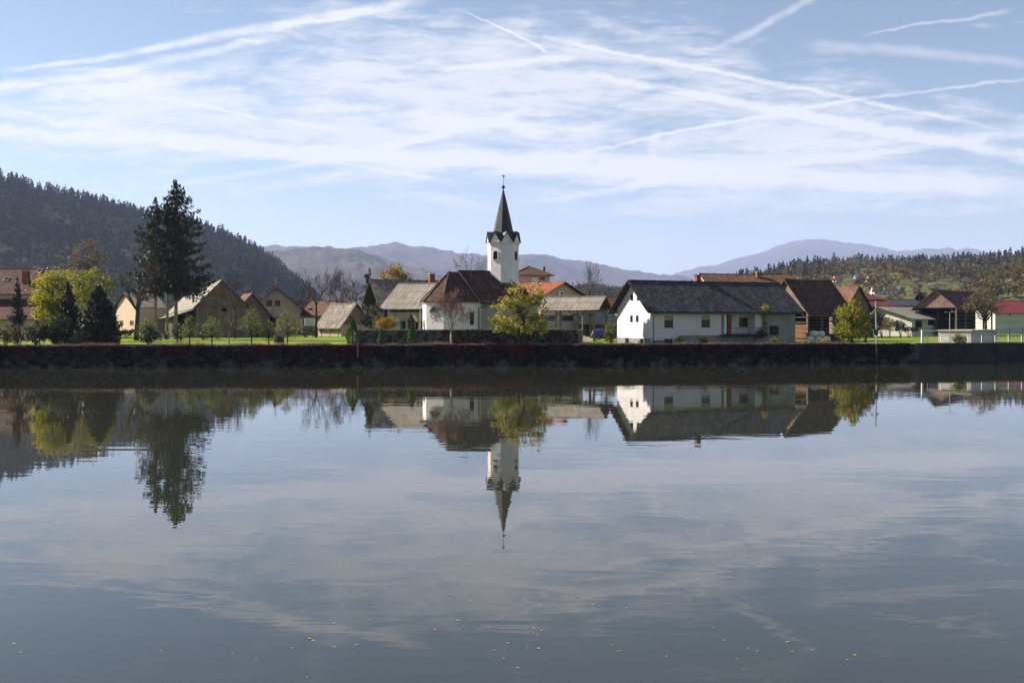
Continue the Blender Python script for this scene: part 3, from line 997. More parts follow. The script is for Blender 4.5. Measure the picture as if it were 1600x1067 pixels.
creeper('wall_creeper', 'dark purple brown creeper hanging over the quay wall', [(-260, 0, .3), (0, 420, .5), (420, 700, .40), (700, 960, .42), (960, 1442, 1.0)], 17000, 'creeper', .15, 5, .12, 1.04, bias=1.25)
creeper('wall_creeper', 'bright red creeper leaves in patches along the top of the quay wall', [(30, 60, .05), (395, 425, .09), (405, 470, .05), (500, 572, .18), (674, 690, .10), (694, 842, .26), (775, 830, .16), (860, 900, .04), (1070, 1160, .04), (250, 300, .05), (130, 200, .05)], 5600, 'creeper_red', .15, 6, .50, 1.06, bias=1.9)
def dry_fringe(px_list, n, seed):
    rng = np.random.default_rng(seed)
    V_ = []   # thin blades
    for a, b, w, h in px_list:
        m = int(n * w)
        x = rng.uniform(X(a, 110), X(b, 113), m)
        y = np.interp(x, [q[0] for q in QUAY], [q[1] for q in QUAY]) + rng.uniform(-.22, .9, m)
        hh = h * rng.uniform(.35, 1.2, m) * (.5 + vnoise(x * .8, x * 0, 2))
        lean = rng.normal(size=(m, 2)) * .35 * hh[:, None]
        base = np.stack([x, y, np.full(m, G - .05)], 1)
        tip = base + np.stack([lean[:, 0], lean[:, 1], hh], 1)
        wv = np.stack([np.cos(x * 91), np.sin(x * 91), x * 0], 1) * .022
        V_.append(np.stack([base - wv, base + wv, tip], 1).reshape(-1, 3))
    o = np_mesh('dry_grass', np.concatenate(V_), 3, M['dry'])
    return tag(o, 'dry brown stems and grass fringing the top of the quay wall', 'dry grass', kind='stuff')
dry_fringe([(-260, 0, .25, .32), (0, 560, 1.0, .40), (560, 960, .8, .40), (960, 1442, .9, .36)], 11000, 8)

M['timber_shaded'] = surf('eave_shaded_timber', (.022, .016, .012), (.012, .010, .008), 1.2, .9, .1, .01)  # near black boards: shade under the deep eaves is put into the colour

M['maroon_metal'] = surf('maroon_metal_sheet', (.15, .036, .032), (.115, .03, .027), .3, .6, .3, .02, rows=('x', .4, .35, .7))


# ------------------------------------------------------------------ buildings
class Frame:
    """a building's own axes: x along the front, y to the back, origin at the front left corner on the ground"""
    def __init__(self, px, Y, deg, z0=G):
        self.o = np.array((X(px, Y), Y)); self.a = R(deg); self.z0 = z0
        self.ax = np.array((math.cos(self.a), math.sin(self.a))); self.ay = np.array((-math.sin(self.a), math.cos(self.a)))

    def w(self, x, y): return self.o + self.ax * x + self.ay * y

    def lx(self, px, y=0.0):
        k = U(px); p = self.o + self.ay * y
        return float((k * p[1] - p[0]) / (self.ax[0] - k * self.ax[1]))

    def ly(self, px, x=0.0):
        k = U(px); p = self.o + self.ax * x
        return float((k * p[1] - p[0]) / (self.ay[0] - k * self.ay[1]))

    def lz(self, py, x=0.0, y=0.0):
        return float(Z(py, self.w(x, y)[1]) - self.z0)

    def root(self, name, label, cat, group=None):
        return thing(name, label, cat, (self.o[0], self.o[1], self.z0), self.a, group)


SIDES = ('front', 'back', 'left', 'right')
def side_map(side, L, W):
    """local (u, outward depth d, z) -> local xyz"""
    if side == 'front': return lambda u, d, z: (u, -d, z)
    if side == 'back': return lambda u, d, z: (u, W + d, z)
    if side == 'left': return lambda u, d, z: (-d, u, z)
    return lambda u, d, z: (L + d, u, z)


def panel(mb, f, top, us, holes, depth=.16, z0=-.3):
    """wall face with real openings; top: list of (u, z)"""
    tu = [p[0] for p in top]; tz = [p[1] for p in top]
    cuts = sorted(set([round(u, 4) for u in tu] + [round(h[0], 4) for h in holes] + [round(h[1], 4) for h in holes]))
    for a, b in zip(cuts[:-1], cuts[1:]):
        if b - a < 1e-3: continue
        mid = (a + b) / 2
        hs = sorted([h for h in holes if h[0] < mid < h[1]], key=lambda h: h[2])
        z = z0
        ta, tb = np.interp(a, tu, tz), np.interp(b, tu, tz)
        for h in hs:
            if h[2] > z + 1e-3: mb.poly([f(a, 0, z), f(b, 0, z), f(b, 0, h[2]), f(a, 0, h[2])])
            z = h[3]
        mb.poly([f(a, 0, z), f(b, 0, z), f(b, 0, tb), f(a, 0, ta)])
    for h in holes:
        d = -(h[4] if len(h) > 4 else depth)
        u0, u1, a, b = h[:4]
        mb.poly([f(u0, 0, a), f(u1, 0, a), f(u1, d, a), f(u0, d, a)])
        mb.poly([f(u0, 0, b), f(u0, d, b), f(u1, d, b), f(u1, 0, b)])
        mb.poly([f(u0, 0, a), f(u0, d, a), f(u0, d, b), f(u0, 0, b)])
        mb.poly([f(u1, 0, a), f(u1, 0, b), f(u1, d, b), f(u1, d, a)])


def fbox(mb, f, u0, u1, d0, d1, z0, z1):
    mb.hexa([f(u0, d1, z0), f(u1, d1, z0), f(u1, d0, z0), f(u0, d0, z0), f(u0, d1, z1), f(u1, d1, z1), f(u1, d0, z1), f(u0, d0, z1)])


def window(parent, f, u0, u1, z0, z1, frame='white_paint', bars=1, shut=0.0, sill=True, d=-.10, trans=0, glass='glass', fw=.06, name='window'):
    mb = MB()
    for (a, b, c, e) in ((u0, u0 + fw, z0, z1), (u1 - fw, u1, z0, z1), (u0 + fw, u1 - fw, z1 - fw, z1), (u0 + fw, u1 - fw, z0, z0 + fw)):
        fbox(mb, f, a, b, d - .05, d, c, e)
    for i in range(bars):
        c = u0 + (u1 - u0) * (i + 1) / (bars + 1)
        fbox(mb, f, c - .025, c + .025, d - .05, d - .006, z0 + fw, z1 - fw)
    if trans:
        c = z0 + (z1 - z0) * trans
        fbox(mb, f, u0 + fw, u1 - fw, d - .05, d - .008, c - .025, c + .025)
    w = mb.build(name, M[frame], parent)
    mb = MB(); fbox(mb, f, u0 + .01, u1 - .01, d - .045, d - .03, z0 + .01, z1 - .01)
    mb.build('pane', M[glass], w)
    if shut:
        mb = MB(); fbox(mb, f, u0 + .02, u1 - .02, d + .002, d + .03, z1 - (z1 - z0) * shut, z1 - .005)
        mb.build('shutter', M['shutter'], w)
    if sill:
        mb = MB(); fbox(mb, f, u0 - .06, u1 + .06, d - .02, .06, z0 - .06, z0 - .004)
        mb.build('sill', M['concrete'], w)
    return w


def opening(parent, f, u0, u1, z0, z1, mat='black', d=-.14, name='opening'):
    mb = MB(); fbox(mb, f, u0 + .005, u1 - .005, d - .03, d, z0 + .005, z1 - .005)
    return mb.build(name, M[mat], parent)


def gable_roof(parent, L, W, he, hr, mat, ox=.5, oy=.5, oyb=None, t=.16, ry=None, name='roof', x0=0.0, verge=None, ridge=True, sag=0.0):
    """ridge along x at y = ry; heights at the wall line and at the ridge"""
    ry = W / 2 if ry is None else ry
    oyb = oy if oyb is None else oyb
    sf = (hr - he) / ry; sb = (hr - he) / (W - ry)
    a, b = x0 - ox, x0 + L + ox
    mb = MB()
    zf, zb = he - oy * sf, he - oyb * sb
    n = 8
    for i in range(n):                                              # several bays so the ridge line may sag like an old roof
        xa, xb = a + (b - a) * i / n, a + (b - a) * (i + 1) / n
        da, db = [-sag * math.sin(math.pi * j / n) for j in (i, i + 1)]
        for (y0, z0, y1, z1) in ((-oy, zf, ry, hr), (W + oyb, zb, ry, hr)):
            mb.hexa([(xa, y0, z0 + .02 + da), (xb, y0, z0 + .02 + db), (xb, y1, z1 + .02 + db), (xa, y1, z1 + .02 + da),
                     (xa, y0, z0 + t + da), (xb, y0, z0 + t + db), (xb, y1, z1 + t + db), (xa, y1, z1 + t + da)])
    r = mb.build(name, M[mat], parent)
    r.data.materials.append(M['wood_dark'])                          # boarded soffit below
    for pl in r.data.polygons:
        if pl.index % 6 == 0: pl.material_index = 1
    if verge:
        mb = MB()
        for x in (a - .03, b + .03):
            mb.bar((x, -oy - .02, zf + t * .4), (x, ry, hr + t * .4), .05, t * 1.5, (1, 0, 0))
            mb.bar((x, W + oyb + .02, zb + t * .4), (x, ry, hr + t * .4), .05, t * 1.5, (1, 0, 0))
        mb.build('verge_board', M[verge], r, split=True)
    if ridge:
        mb = MB()
        pts = [(a + (b - a) * i / 24, ry, hr + t + .01 - sag * math.sin(math.pi * i / 24) + .012 * math.sin(i * 2.3)) for i in range(25)]
        mb.tube(pts, [.10] * 25, 6)
        mb.build('ridge_cap', M[mat], r)
    return r


def gutter(parent, L, y, z, x0=0.0, mat='dark_metal', down=None):
    mb = MB()
    mb.tube([(x0, y, z), (x0 + L, y, z)], [.065, .065], 6)
    if down is not None:
        mb.tube([(down, y, z), (down, y + .25, z - .4), (down, -.05, z - .55), (down, -.05, .1)], [.045] * 4, 6)
    return mb.build('gutter', M[mat], parent, split=True)


def chimney(parent, x, y, z0, z1, w=.5, mat='brick', cap='concrete', name='chimney'):
    mb = MB(); mb.box(x - w / 2, x + w / 2, y - w / 2, y + w / 2, z0, z1)
    c = mb.build(name, M[mat], parent)
    mb = MB(); mb.box(x - w / 2 - .07, x + w / 2 + .07, y - w / 2 - .07, y + w / 2 + .07, z1 + .002, z1 + .10)
    mb.build('cap', M[cap], c)
    return c


def house(root, L, W, he, hr, wall='cream_plaster', roof='tile_maroon', holes=None, ry=None, ox=.5, oy=.6, gable=None, gable_z=None,
          verge='wood_dark', wall_name='wall', x0=0.0, sag=.04, thick=.16, depth=.16):
    """walls with real openings, optional boarded gables, roof"""
    holes = holes or {}
    ry_ = W / 2 if ry is None else ry
    mb = MB(); gb = MB()
    for s in SIDES:
        f = side_map(s, L, W)
        hs = holes.get(s, [])
        if s in ('front', 'back'):
            panel(mb, f, [(0, he), (L, he)], None, hs, depth)
        else:
            if gable:
                gz = he if gable_z is None else gable_z
                panel(mb, f, [(0, gz), (W, gz)], None, [h for h in hs if h[3] <= gz], depth)
                k = (hr - he)
                ya = max(0.0, (gz - he) / k * ry_) if gz > he else 0.0
                yb = W - max(0.0, (gz - he) / k * (W - ry_)) if gz > he else W
                pl = [f(ya, .03, gz), f(yb, .03, gz)]
                if gz < he: pl += [f(W, .03, he)]
                pl += [f(ry_, .03, hr)]
                if gz < he: pl += [f(0, .03, he)]
                gb.poly(pl)
            else:
                panel(mb, f, [(0, he), (ry_, hr), (W, he)], None, hs, depth)
    mb.build(wall_name, M[wall], root)
    if gable: gb.build('gable_boards', M[gable], root, split=True)
    return gable_roof(root, L, W, he, hr, roof, ox, oy, None, thick, ry, x0=x0, verge=verge, sag=sag)


# ---- white farmhouse at the water
F_ = Frame(1017, 120, 21.5)
wh = F_.root('white_farmhouse', 'long white farmhouse with a dark grey corrugated roof and a raw grey right end', 'house')
L, W = F_.lx(1242.5), 9.0
rz_ = F_.lz(437.5, 0, W / 2) - .2
ez = F_.lz(488.5, 0, -.8)
slope = (rz_ - ez) / (W / 2 + .8)
he, hr = ez + .8 * slope, rz_
def pxbox(f, p0, p1, q0, q1, d=None):
    x0_, x1_ = f.lx(p0), f.lx(p1)
    xm = (x0_ + x1_) / 2
    h = [x0_, x1_, f.lz(q1, xm), f.lz(q0, xm)]
    return h + ([d] if d else [])
def pybox(f, p0, p1, q0, q1, d=None):          # on the left gable
    y0_, y1_ = sorted((f.ly(p0), f.ly(p1)))
    ym = (y0_ + y1_) / 2
    return [y0_, y1_, f.lz(q1, 0, ym), f.lz(q0, 0, ym)] + ([d] if d else [])
fw1 = pxbox(F_, 1038, 1052, 493, 512); fw2 = pxbox(F_, 1096, 1109.5, 493, 511.5)
base1 = pxbox(F_, 1038, 1051.5, 529.5, 537.5)
log_ = pxbox(F_, 1127, 1180, 491.5, 522.5, 1.5)
log_[3] = min(log_[3], he - .12)
side_w = pxbox(F_, 1202, 1217, 509, 523.5)
gw = [pybox(F_, 984.5, 989.5, 460, 470), pybox(F_, 995, 999, 461, 470), pybox(F_, 984.5, 988.8, 493, 503.5), pybox(F_, 993.5, 997.8, 493, 503.5)]
gb_ = [pybox(F_, 977, 983, 528, 541), pybox(F_, 1000, 1006, 529, 541)]
mb = MB()
xs = F_.lx(1195)                                                    # white render ends here, raw plaster goes on
ff = side_map('front', L, W)
panel(mb, ff, [(0, he), (xs, he)], None, [fw1, fw2, base1, log_])
panel(mb, side_map('left', L, W), [(0, he), (W / 2, hr), (W, he)], None, gw + gb_)
lz0, lz1 = log_[2], log_[3]
mb.poly([(log_[0], 1.5, lz0), (log_[1], 1.5, lz0), (log_[1], 1.5, lz1), (log_[0], 1.5, lz1)])
panel(mb, side_map('back', L, W), [(0, he), (L, he)], None, [])
mb.build('wall', M['white_plaster'], wh)
mb = MB()
panel(mb, side_map('right', L, W), [(0, he), (W / 2, hr), (W, he)], None, [])
panel(mb, ff, [(xs, he), (L, he)], None, [side_w])
tag(mb.build('raw_wall', M['raw_plaster'], wh), 'unpainted grey plaster at the right end of the house')
mb = MB()                                                           # bare plinth, stepping up along the front
pz = F_.lz(528, 0, 4.5)
fbox(mb, side_map('left', L, W), .0, W, 0, .035, -.3, pz) if not gb_ else None
fl = side_map('left', L, W)
ys = [0] + sorted([v for h in gb_ for v in h[:2]]) + [W]
for i in range(0, len(ys), 2): fbox(mb, fl, ys[i], ys[i + 1], .0, .035, -.3, pz)
xa, xb = F_.lx(1052), F_.lx(1062)
zt = F_.lz(524, xb)
mb.hexa([(xa, -.035, -.3), (xb, -.035, -.3), (xb, 0, -.3), (xa, 0, -.3), (xa, -.035, F_.lz(531, xa)), (xb, -.035, zt), (xb, 0, zt), (xa, 0, F_.lz(531, xa))])
fbox(mb, ff, xb, xs, 0, .035, -.3, zt)
mb.build('plinth', M['plinth'], wh)
rf = gable_roof(wh, L, W, he, hr, 'slate_corrugated', .85, .8, .9, .13, verge='wood_dark', sag=.03)
mb = MB()                                                           # soffit rafters seen under the gable overhang
for i in range(9):
    t = i / 8
    for (y0, y1) in ((-.7, W / 2), (W + .7, W / 2)):
        y = y0 + (y1 - y0) * t; z = he - .7 * slope + (hr - he + .7 * slope) * t - .06
        mb.box(-.82, -.02, y - .06, y + .06, z - .10, z)
mb.build('purlin', M['wood_dark'], rf, split=True)
gutter(wh, L + 1.2, -.9, ez - .02, -.7, 'dark_metal', down=.35)
for h in (fw1, fw2):
    window(wh, ff, *h[:4], frame='frame_brown', bars=1, shut=.38)
window(wh, ff, *base1[:4], frame='frame_brown', bars=1, sill=False)
wgreen = window(wh, ff, *side_w[:4], frame='frame_brown', bars=1)
for i, h in enumerate(gw):
    window(wh, fl, *h[:4], frame='frame_brown', bars=0, sill=False, d=-.09, fw=.05)
for h in gb_: opening(wh, fl, *h[:4], mat='black', name='basement_window')
f2 = lambda u, d, z: (u, 1.5 - d, z)                                # the back wall of the loggia
hw = pxbox(F_, 1153, 1166.5, 494, 511); 
window(wh, f2, F_.lx(1155, 1.5), F_.lx(1168, 1.5), lz0 + .95, lz0 + 2.2, frame='frame_brown', bars=1, d=.06, sill=False)
mb = MB(); fbox(mb, f2, F_.lx(1171, 1.5), F_.lx(1179, 1.5), 0, .06, lz0 + .02, lz0 + 2.1)
dd = mb.build('door', M['frame_brown'], wh)
mb = MB(); fbox(mb, f2, F_.lx(1171.8, 1.5), F_.lx(1178.2, 1.5), .062, .075, lz0 + .12, lz0 + 1.98); mb.build('pane', M['glass'], dd)
mb = MB(); xx = F_.lx(1133.5); mb.box(xx - .16, xx + .16, -.02, .3, lz0, lz1); mb.build('column', M['white_paint'], wh)
mb = MB(); xx = F_.lx(1139.5, .45); mb.box(xx - .28, xx + .28, .35, .9, lz0, lz1); mb.build('brick_pier', M['brick'], wh)
mb = MB(); x0_, x1_ = F_.lx(1124), F_.lx(1193); mb.box(x0_, x1_, -1.0, -.0, lz0 - .24, lz0 - .03)
bal = mb.build('balcony', M['quay_concrete'], wh)
mb = MB()
mb.bar((F_.lx(1142), -.9, lz0 + .85), (x1_ - .1, -.9, lz0 + .85), .05, .05)
for i in range(22):
    x = F_.lx(1142) + (x1_ - .1 - F_.lx(1142)) * i / 21
    mb.box(x - .012, x + .012, -.912, -.888, lz0 - .03, lz0 + .85)
mb.build('railing', M['dark_metal'], bal)
rngb = np.random.default_rng(77)
pts = np.concatenate([np.stack([rngb.uniform(x0_, x1_, 900), rngb.uniform(-1.1, -.8, 900), lz0 - .05 + rngb.normal(size=900) * .10], 1),
                      np.stack([rngb.normal(F_.lx(1183), .45, 700), rngb.uniform(-1.1, -.6, 700), lz0 + .1 + rngb.normal(size=700) * .30], 1)])
np_mesh('balcony_plants', leaves(rngb, pts, .13), 4, M['leaf_dark'], bal)
pts = np.stack([rngb.normal(F_.lx(1193), .22, 900), rngb.uniform(-.35, -.02, 900), rngb.uniform(lz0 + .1, he + .25, 900)], 1)
pts[:260, 0] -= .35; pts[:260, 2] = he + .1 + rngb.normal(size=260) * .18; pts[:260, 1] -= .7
vn = np_mesh('climbing_vine', leaves(rngb, pts, .15), 4, M['leaf_yellowgreen'], None)
vn.matrix_world = Matrix.Translation((F_.o[0], F_.o[1], G)) @ Matrix.Rotation(F_.a, 4, 'Z')
tag(vn, 'yellow green climbing vine beside the balcony of the white farmhouse', 'vine')
cx, cy = F_.lx(1090, W / 2 + .5), W / 2 + .5
chimney(wh, cx, cy, hr - .6, F_.lz(430.5, cx, cy), .62, 'brick', 'tile_dark')

# ---- church: apse, nave and tower share one axis
AX = 14.5
CH = Frame(702, 124.3, AX)
ch = CH.root('church', 'small white village church with dark brown roof and octagonal spired bell tower', 'church')
rz_, hwid = CH.lz(424.5), 3.6
ezc = CH.lz(471, 0, -3.6)
s_ = hwid * math.tan(R(22.5))
xN = CH.lx(754, -3.95); Lc = 11.0
hw_w = 3.25; sw = hw_w * math.tan(R(22.5))
oct_ = [(xN, -hw_w), (-sw, -hw_w), (-hw_w, -sw), (-hw_w, sw), (-sw, hw_w), (xN, hw_w)]
mb = MB()
def wall_seg(mb, a, b, zt, holes=(), depth=.22):
    a = np.array(a, float); b = np.array(b, float)
    d = b - a; Ln = np.linalg.norm(d); d /= Ln
    n = np.array((d[1], -d[0]))
    f = lambda u, dd, z: (a[0] + d[0] * u + n[0] * dd, a[1] + d[1] * u + n[1] * dd, z)
    panel(mb, f, [(0, zt), (Ln, zt)], None, list(holes), depth)
    return f, Ln
zw = ezc + .15
wx0, wx1 = CH.lx(734, -hw_w), CH.lx(741, -hw_w)
hwin = [wx0 + sw, wx1 + sw, CH.lz(507, wx0, -hw_w), CH.lz(487.5, wx0, -hw_w)]
f_side, _ = wall_seg(mb, oct_[1], oct_[0], zw, [hwin], .3)
f_diag, Ld = wall_seg(mb, oct_[2], oct_[1], zw)
f_end, Le = wall_seg(mb, oct_[3], oct_[2], zw, [(.9, 1.6, CH.lz(516, -3.2, 0), CH.lz(500, -3.2, 0))])
wall_seg(mb, oct_[4], oct_[3], zw); wall_seg(mb, oct_[5], oct_[4], zw)
mb.build('apse_wall', M['church_plaster'], ch)
mb = MB()
wn = 3.5
wall_seg(mb, (xN, -wn), (Lc, -wn), zw); wall_seg(mb, (Lc, -wn), (Lc, wn), zw); wall_seg(mb, (Lc, wn), (xN, wn), zw)
wall_seg(mb, (xN, wn), (xN, -wn), zw)
tag(mb.build('nave_wall', M['stained_plaster'], ch), 'weather stained grey wall of the nave')
mb = MB()                                                           # cornice under the eaves
ring = [(xN, -hw_w), (-sw, -hw_w), (-hw_w, -sw), (-hw_w, sw), (-sw, hw_w)]
for a, b in zip(ring[:-1], ring[1:]):
    mb.bar((a[0], a[1], ezc - .06), (b[0], b[1], ezc - .06), .34, .26)
mb.bar((xN, -wn, ezc - .06), (Lc, -wn, ezc - .06), .30, .24)
mb.build('cornice', M['church_plaster'], ch)
window(ch, f_side, *hwin, frame='frame_brown', bars=1, trans=.5, d=-.22)
opening(ch, f_end, .9, 1.6, CH.lz(516, -3.2, 0), CH.lz(500, -3.2, 0), mat='frame_brown', name='door')
# the half round window in the diagonal wall, boarded, with a moulded surround
mb = MB(); rb = MB()
uc = Ld * .5; zc_ = CH.lz(488.5, -2.6, -2.6); rr = .78
arc = [(uc + rr * math.cos(t), zc_ + rr * math.sin(t) * .95) for t in np.linspace(0, math.pi, 15)]
mb.poly([f_diag(u, .025, z) for u, z in arc])
for i in range(14):
    (u0, z0), (u1, z1) = arc[i], arc[i + 1]
    rb.bar(f_diag(u0, .04, z0), f_diag(u1, .04, z1), .10, .14)
rb.bar(f_diag(uc - rr, .05, zc_), f_diag(uc + rr, .05, zc_), .16, .10)
wl = mb.build('lunette', M['wood_warm'], ch)
rb.build('surround', M['concrete'], wl)
# roofs
er = [(xN, -hwid), (-s_, -hwid), (-hwid, -s_), (-hwid, s_), (-s_, hwid), (xN, hwid)]
ap = (0, 0, rz_)
mb = MB(); t = .14
def lift(p, z): return (p[0], p[1], z)
mb.slab([lift(er[1], ezc), lift(er[0], ezc), (xN, 0, rz_), ap], t)
mb.slab([lift(er[2], ezc), lift(er[1], ezc), ap], t)
mb.slab([lift(er[3], ezc), lift(er[2], ezc), ap], t)
mb.slab([lift(er[4], ezc), lift(er[3], ezc), ap], t)
mb.slab([lift(er[5], ezc), lift(er[4], ezc), ap, (xN, 0, rz_)], t)
ar = mb.build('apse_roof', M['tile_dark'], ch)
mb = MB()
for e in er[1:5]:
    P0 = np.array((e[0], e[1], ezc)); P1 = np.array(ap)
    mb.tube([P0 * (1 - k) + P1 * k + np.array((0, 0, .03)) for k in np.linspace(0, 1, 12)], [.10] * 12, 6)
mb.build('hip_tiles', M['tile_dark'], ar, split=True)
mb = MB()
wo = 3.9; zr2 = rz_ + .10; ze2 = zr2 - (rz_ - ezc) / hwid * wo
xt = CH.lx(716, 0); xh = CH.lx(777, 0)
mb.slab([(xN - .15, -wo, ze2), (Lc + .4, -wo, ze2), (xh, 0, zr2), (xt, 0, zr2)], .16)
mb.slab([(xt, 0, zr2), (xh, 0, zr2), (Lc + .4, wo, ze2), (xN - .15, wo, ze2)], .16)
mb.slab([(Lc + .4, -wo, ze2), (Lc + .4, wo, ze2), (xh, 0, zr2)], .16)
nr = mb.build('nave_roof', M['tile_dark'], ch)
mb = MB()
mb.tube([(xt + (xh - xt) * i / 12, 0, zr2 + .02) for i in range(13)], [.11] * 13, 6)
for y in (-wo, wo):
    P0 = np.array((Lc + .4, y, ze2)); P1 = np.array((xh, 0, zr2))
    mb.tube([P0 * (1 - k) + P1 * k + np.array((0, 0, .03)) for k in np.linspace(0, 1, 12)], [.11] * 12, 6)
P0 = np.array((xN - .15, -wo, ze2)); P1 = np.array((xt, 0, zr2))
mb.tube([P0 * (1 - k) + P1 * k + np.array((0, 0, .02)) for k in np.linspace(0, 1, 10)], [.09] * 10, 6)
mb.build('ridge_tiles', M['tile_dark'], nr, split=True)
mb = MB()
mb.tube([(-s_ - .1, -hwid - .06, ezc - .04), (xN, -hwid - .06, ezc - .04)], [.07, .07], 6)
mb.tube([(xN, -wo - .06, ze2 - .06), (Lc + .4, -wo - .06, ze2 - .06)], [.07, .07], 6)
xd = xN - .35
mb.tube([(xN + .55, -wo, ze2 - .1), (xN + .5, -wo + .1, ze2 - .45), (xd, -hw_w - .1, ezc - .75), (xd, -hw_w - .1, .2)], [.06] * 4, 6)
mb.build('gutter', M['dark_metal'], ch, split=True)
# tower
TX, TY, AP = CH.lx(786.3, .5), .5, 1.90
def octp(ap_, z, k):                 # corner k of the octagon with the given apothem
    a = R(22.5 + 45 * k); r = ap_ / math.cos(R(22.5))
    return (TX + r * math.cos(a), TY + r * math.sin(a), z)
Yt = CH.w(TX, TY)[1]
def tz(py): return Z(py, Yt) - G
zc1 = tz(380)
mb = MB()
def frus(mb, a0, z0, a1, z1, cap=True):
    p = [octp(a0, z0, k) for k in range(8)]; q = [octp(a1, z1, k) for k in range(8)]
    for k in range(8):
        j = (k + 1) % 8
        mb.poly([p[k], p[j], q[j], q[k]])
    if cap: mb.poly(q); mb.poly(p[::-1])
frus(mb, AP, 0, AP, zc1)
twr = mb.build('tower_shaft', M['church_plaster'], ch)
mb = MB()
frus(mb, AP + .005, zc1 - .42, AP + .10, zc1 - .30); frus(mb, AP + .10, zc1 - .298, AP + .12, zc1 - .10); frus(mb, AP + .13, zc1 - .098, AP + .26, zc1 + .02)
mb.build('cornice', M['church_plaster'], twr)
zg = tz(363.5); go = AP + .24
gm_, rm_ = MB(), MB()
spr0 = 1.28
J = [octp(spr0, zg - .15, k) for k in range(8)]
def lerp(a, b, t): return tuple(np.array(a) * (1 - t) + np.array(b) * t)
for k in range(8):
    j = (k + 1) % 8
    a, b = octp(go - .08, zc1 + .022, k), octp(go - .08, zc1 + .022, j)
    m_ = lerp(a, b, .5); am = (m_[0], m_[1], zg - .08)
    gm_.poly([lerp(a, b, .03), lerp(a, b, .97), am])
    A, B = octp(go + .06, zc1 + .0, k), octp(go + .06, zc1 + .0, j)
    m2 = lerp(A, B, .5); top = (m2[0], m2[1], zg + .06)
    inner = lerp(J[k], J[j], .5); inn = (inner[0], inner[1], zg + .06)
    rm_.slab([A, top, inn, (J[k][0], J[k][1], zg - .15)], .10)
    rm_.slab([top, B, (J[j][0], J[j][1], zg - .15), inn], .10)
gm_.build('gablet', M['church_plaster'], twr, split=True)
rm_.build('gablet_roof', M['slate'], twr, split=True)
mb = MB()
frus(mb, 1.42, zg - .75, 1.27, zg - .1, False); frus(mb, 1.27, zg - .1, .78, tz(335), False); frus(mb, .78, tz(335), .06, tz(296))
sp = mb.build('spire', M['slate'], twr)
mb = MB()
zb_ = tz(292.5)
mb.lathe([(.02, zb_ - .5), (.07, zb_ - .28), (.10, zb_ - .2), (.22, zb_ - .1), (.26, zb_), (.22, zb_ + .12), (.10, zb_ + .2), (.03, zb_ + .24), (.025, tz(274.5))], 10, (TX, TY))
z_ = tz(275)
mb.box(TX - .22, TX + .22, TY - .03, TY + .03, z_, z_ + .07)
mb.box(TX + .02, TX + .16, TY - .02, TY + .02, z_ - .25, z_ - .02)
mb.build('finial', M['dark_metal'], sp)
# arched sound windows on every second face
for k in (4, 6, 0, 2):
    a, b = np.array(octp(AP, 0, k)), np.array(octp(AP, 0, (k + 1) % 8))
    d = (b - a) / np.linalg.norm(b - a); n = np.array((d[1], -d[0], 0)); c = (a + b) / 2
    f = lambda u, dd, z, c=c, d=d, n=n: tuple(c + d * u + n * dd + np.array((0, 0, z)))
    w2, zl, zh = .34, tz(407), tz(397.5)
    arc = [(w2, zl)] + [(w2 * math.cos(t), zh + w2 * math.sin(t) * 1.15) for t in np.linspace(0, math.pi, 11)] + [(-w2, zl)]
    mb = MB(); mb.poly([f(u, .012, z) for u, z in arc])
    wv = mb.build('sound_window', M['black'], twr)
    mb = MB()
    for (u0, z0), (u1, z1) in zip(arc[:-1], arc[1:]): mb.bar(f(u0 * 1.12, .04, z0), f(u1 * 1.12, .04, z1), .07, .10)
    mb.bar(f(-w2 - .1, .05, zl - .03), f(w2 + .1, .05, zl - .03), .14, .08)
    mb.build('surround', M['church_plaster'], wv)
    mb = MB()
    for i in range(6):
        z = zl + .1 + i * .17
        mb.bar(f(-w2 + .03, .03, z), f(w2 - .03, .03, z), .05, .03)
    mb.build('louvre', M['wood_dark'], wv, split=True)

# ---- churchyard wall
cw = thing('churchyard_wall', 'rubble stone churchyard wall with pale coping in front of the church', 'wall', (0, 115, G))
lw = [(X(549, 123), 123), (X(557, 114.5), 114.5), (X(700, 116), 116), (X(903, 120), 120), (X(911, 129), 129)]
lw = [(x, y - 115) for x, y in lw]
ztop = Z(515, 116) - G
mb = MB(); wall_run(mb, lw, -.3, ztop - .10, .5, .04); mb.build('masonry', M['stone'], cw)
mb = MB(); wall_run(mb, [(x, y - .06) for x, y in lw], ztop - .098, ztop + .02, .62); mb.build('coping', M['concrete'], cw)
rngw = np.random.default_rng(9)
def ivy(px0, px1, n, z0, z1, seed):
    r = np.random.default_rng(seed)
    x = r.uniform(X(px0, 117), X(px1, 119), n)
    y = np.interp(x, [p[0] for p in lw], [p[1] for p in lw]) - .05 - .16 * r.random(n)
    z = z1 - (z1 - z0) * r.random(n) * (.5 + vnoise(x * .9, x * 0, 4))
    return np.stack([x, y, z], 1)
pts = np.concatenate([ivy(690, 905, 4200, .0, ztop + .05, 4), ivy(560, 690, 420, .4, ztop + .05, 5)])
tag(np_mesh('ivy', leaves(rngw, pts, .15), 4, M['creeper'], cw), kind='stuff')


# rustic rail fence in front of the farmhouse yard
rfn = thing('rail_fence', 'low grey wooden rail fence between the golden bush and the church', 'fence', (X(590, 129), 129, G))
wv = X(662, 129) - X(590, 129)
mb = MB()
for z in (1.15, 1.62): mb.bar((-.1, 0, z), (wv, 0, z + .03), .05, .11)
mb.build('rail', M['wood_post'], rfn, split=True)
for i in range(6):
    x = wv * i / 5; mb = MB(); mb.box(x - .11, x + .11, -.05 + .07, .17, -.1, 1.75 + .05 * (i % 2)); mb.build('post', M['wood_post'], rfn)
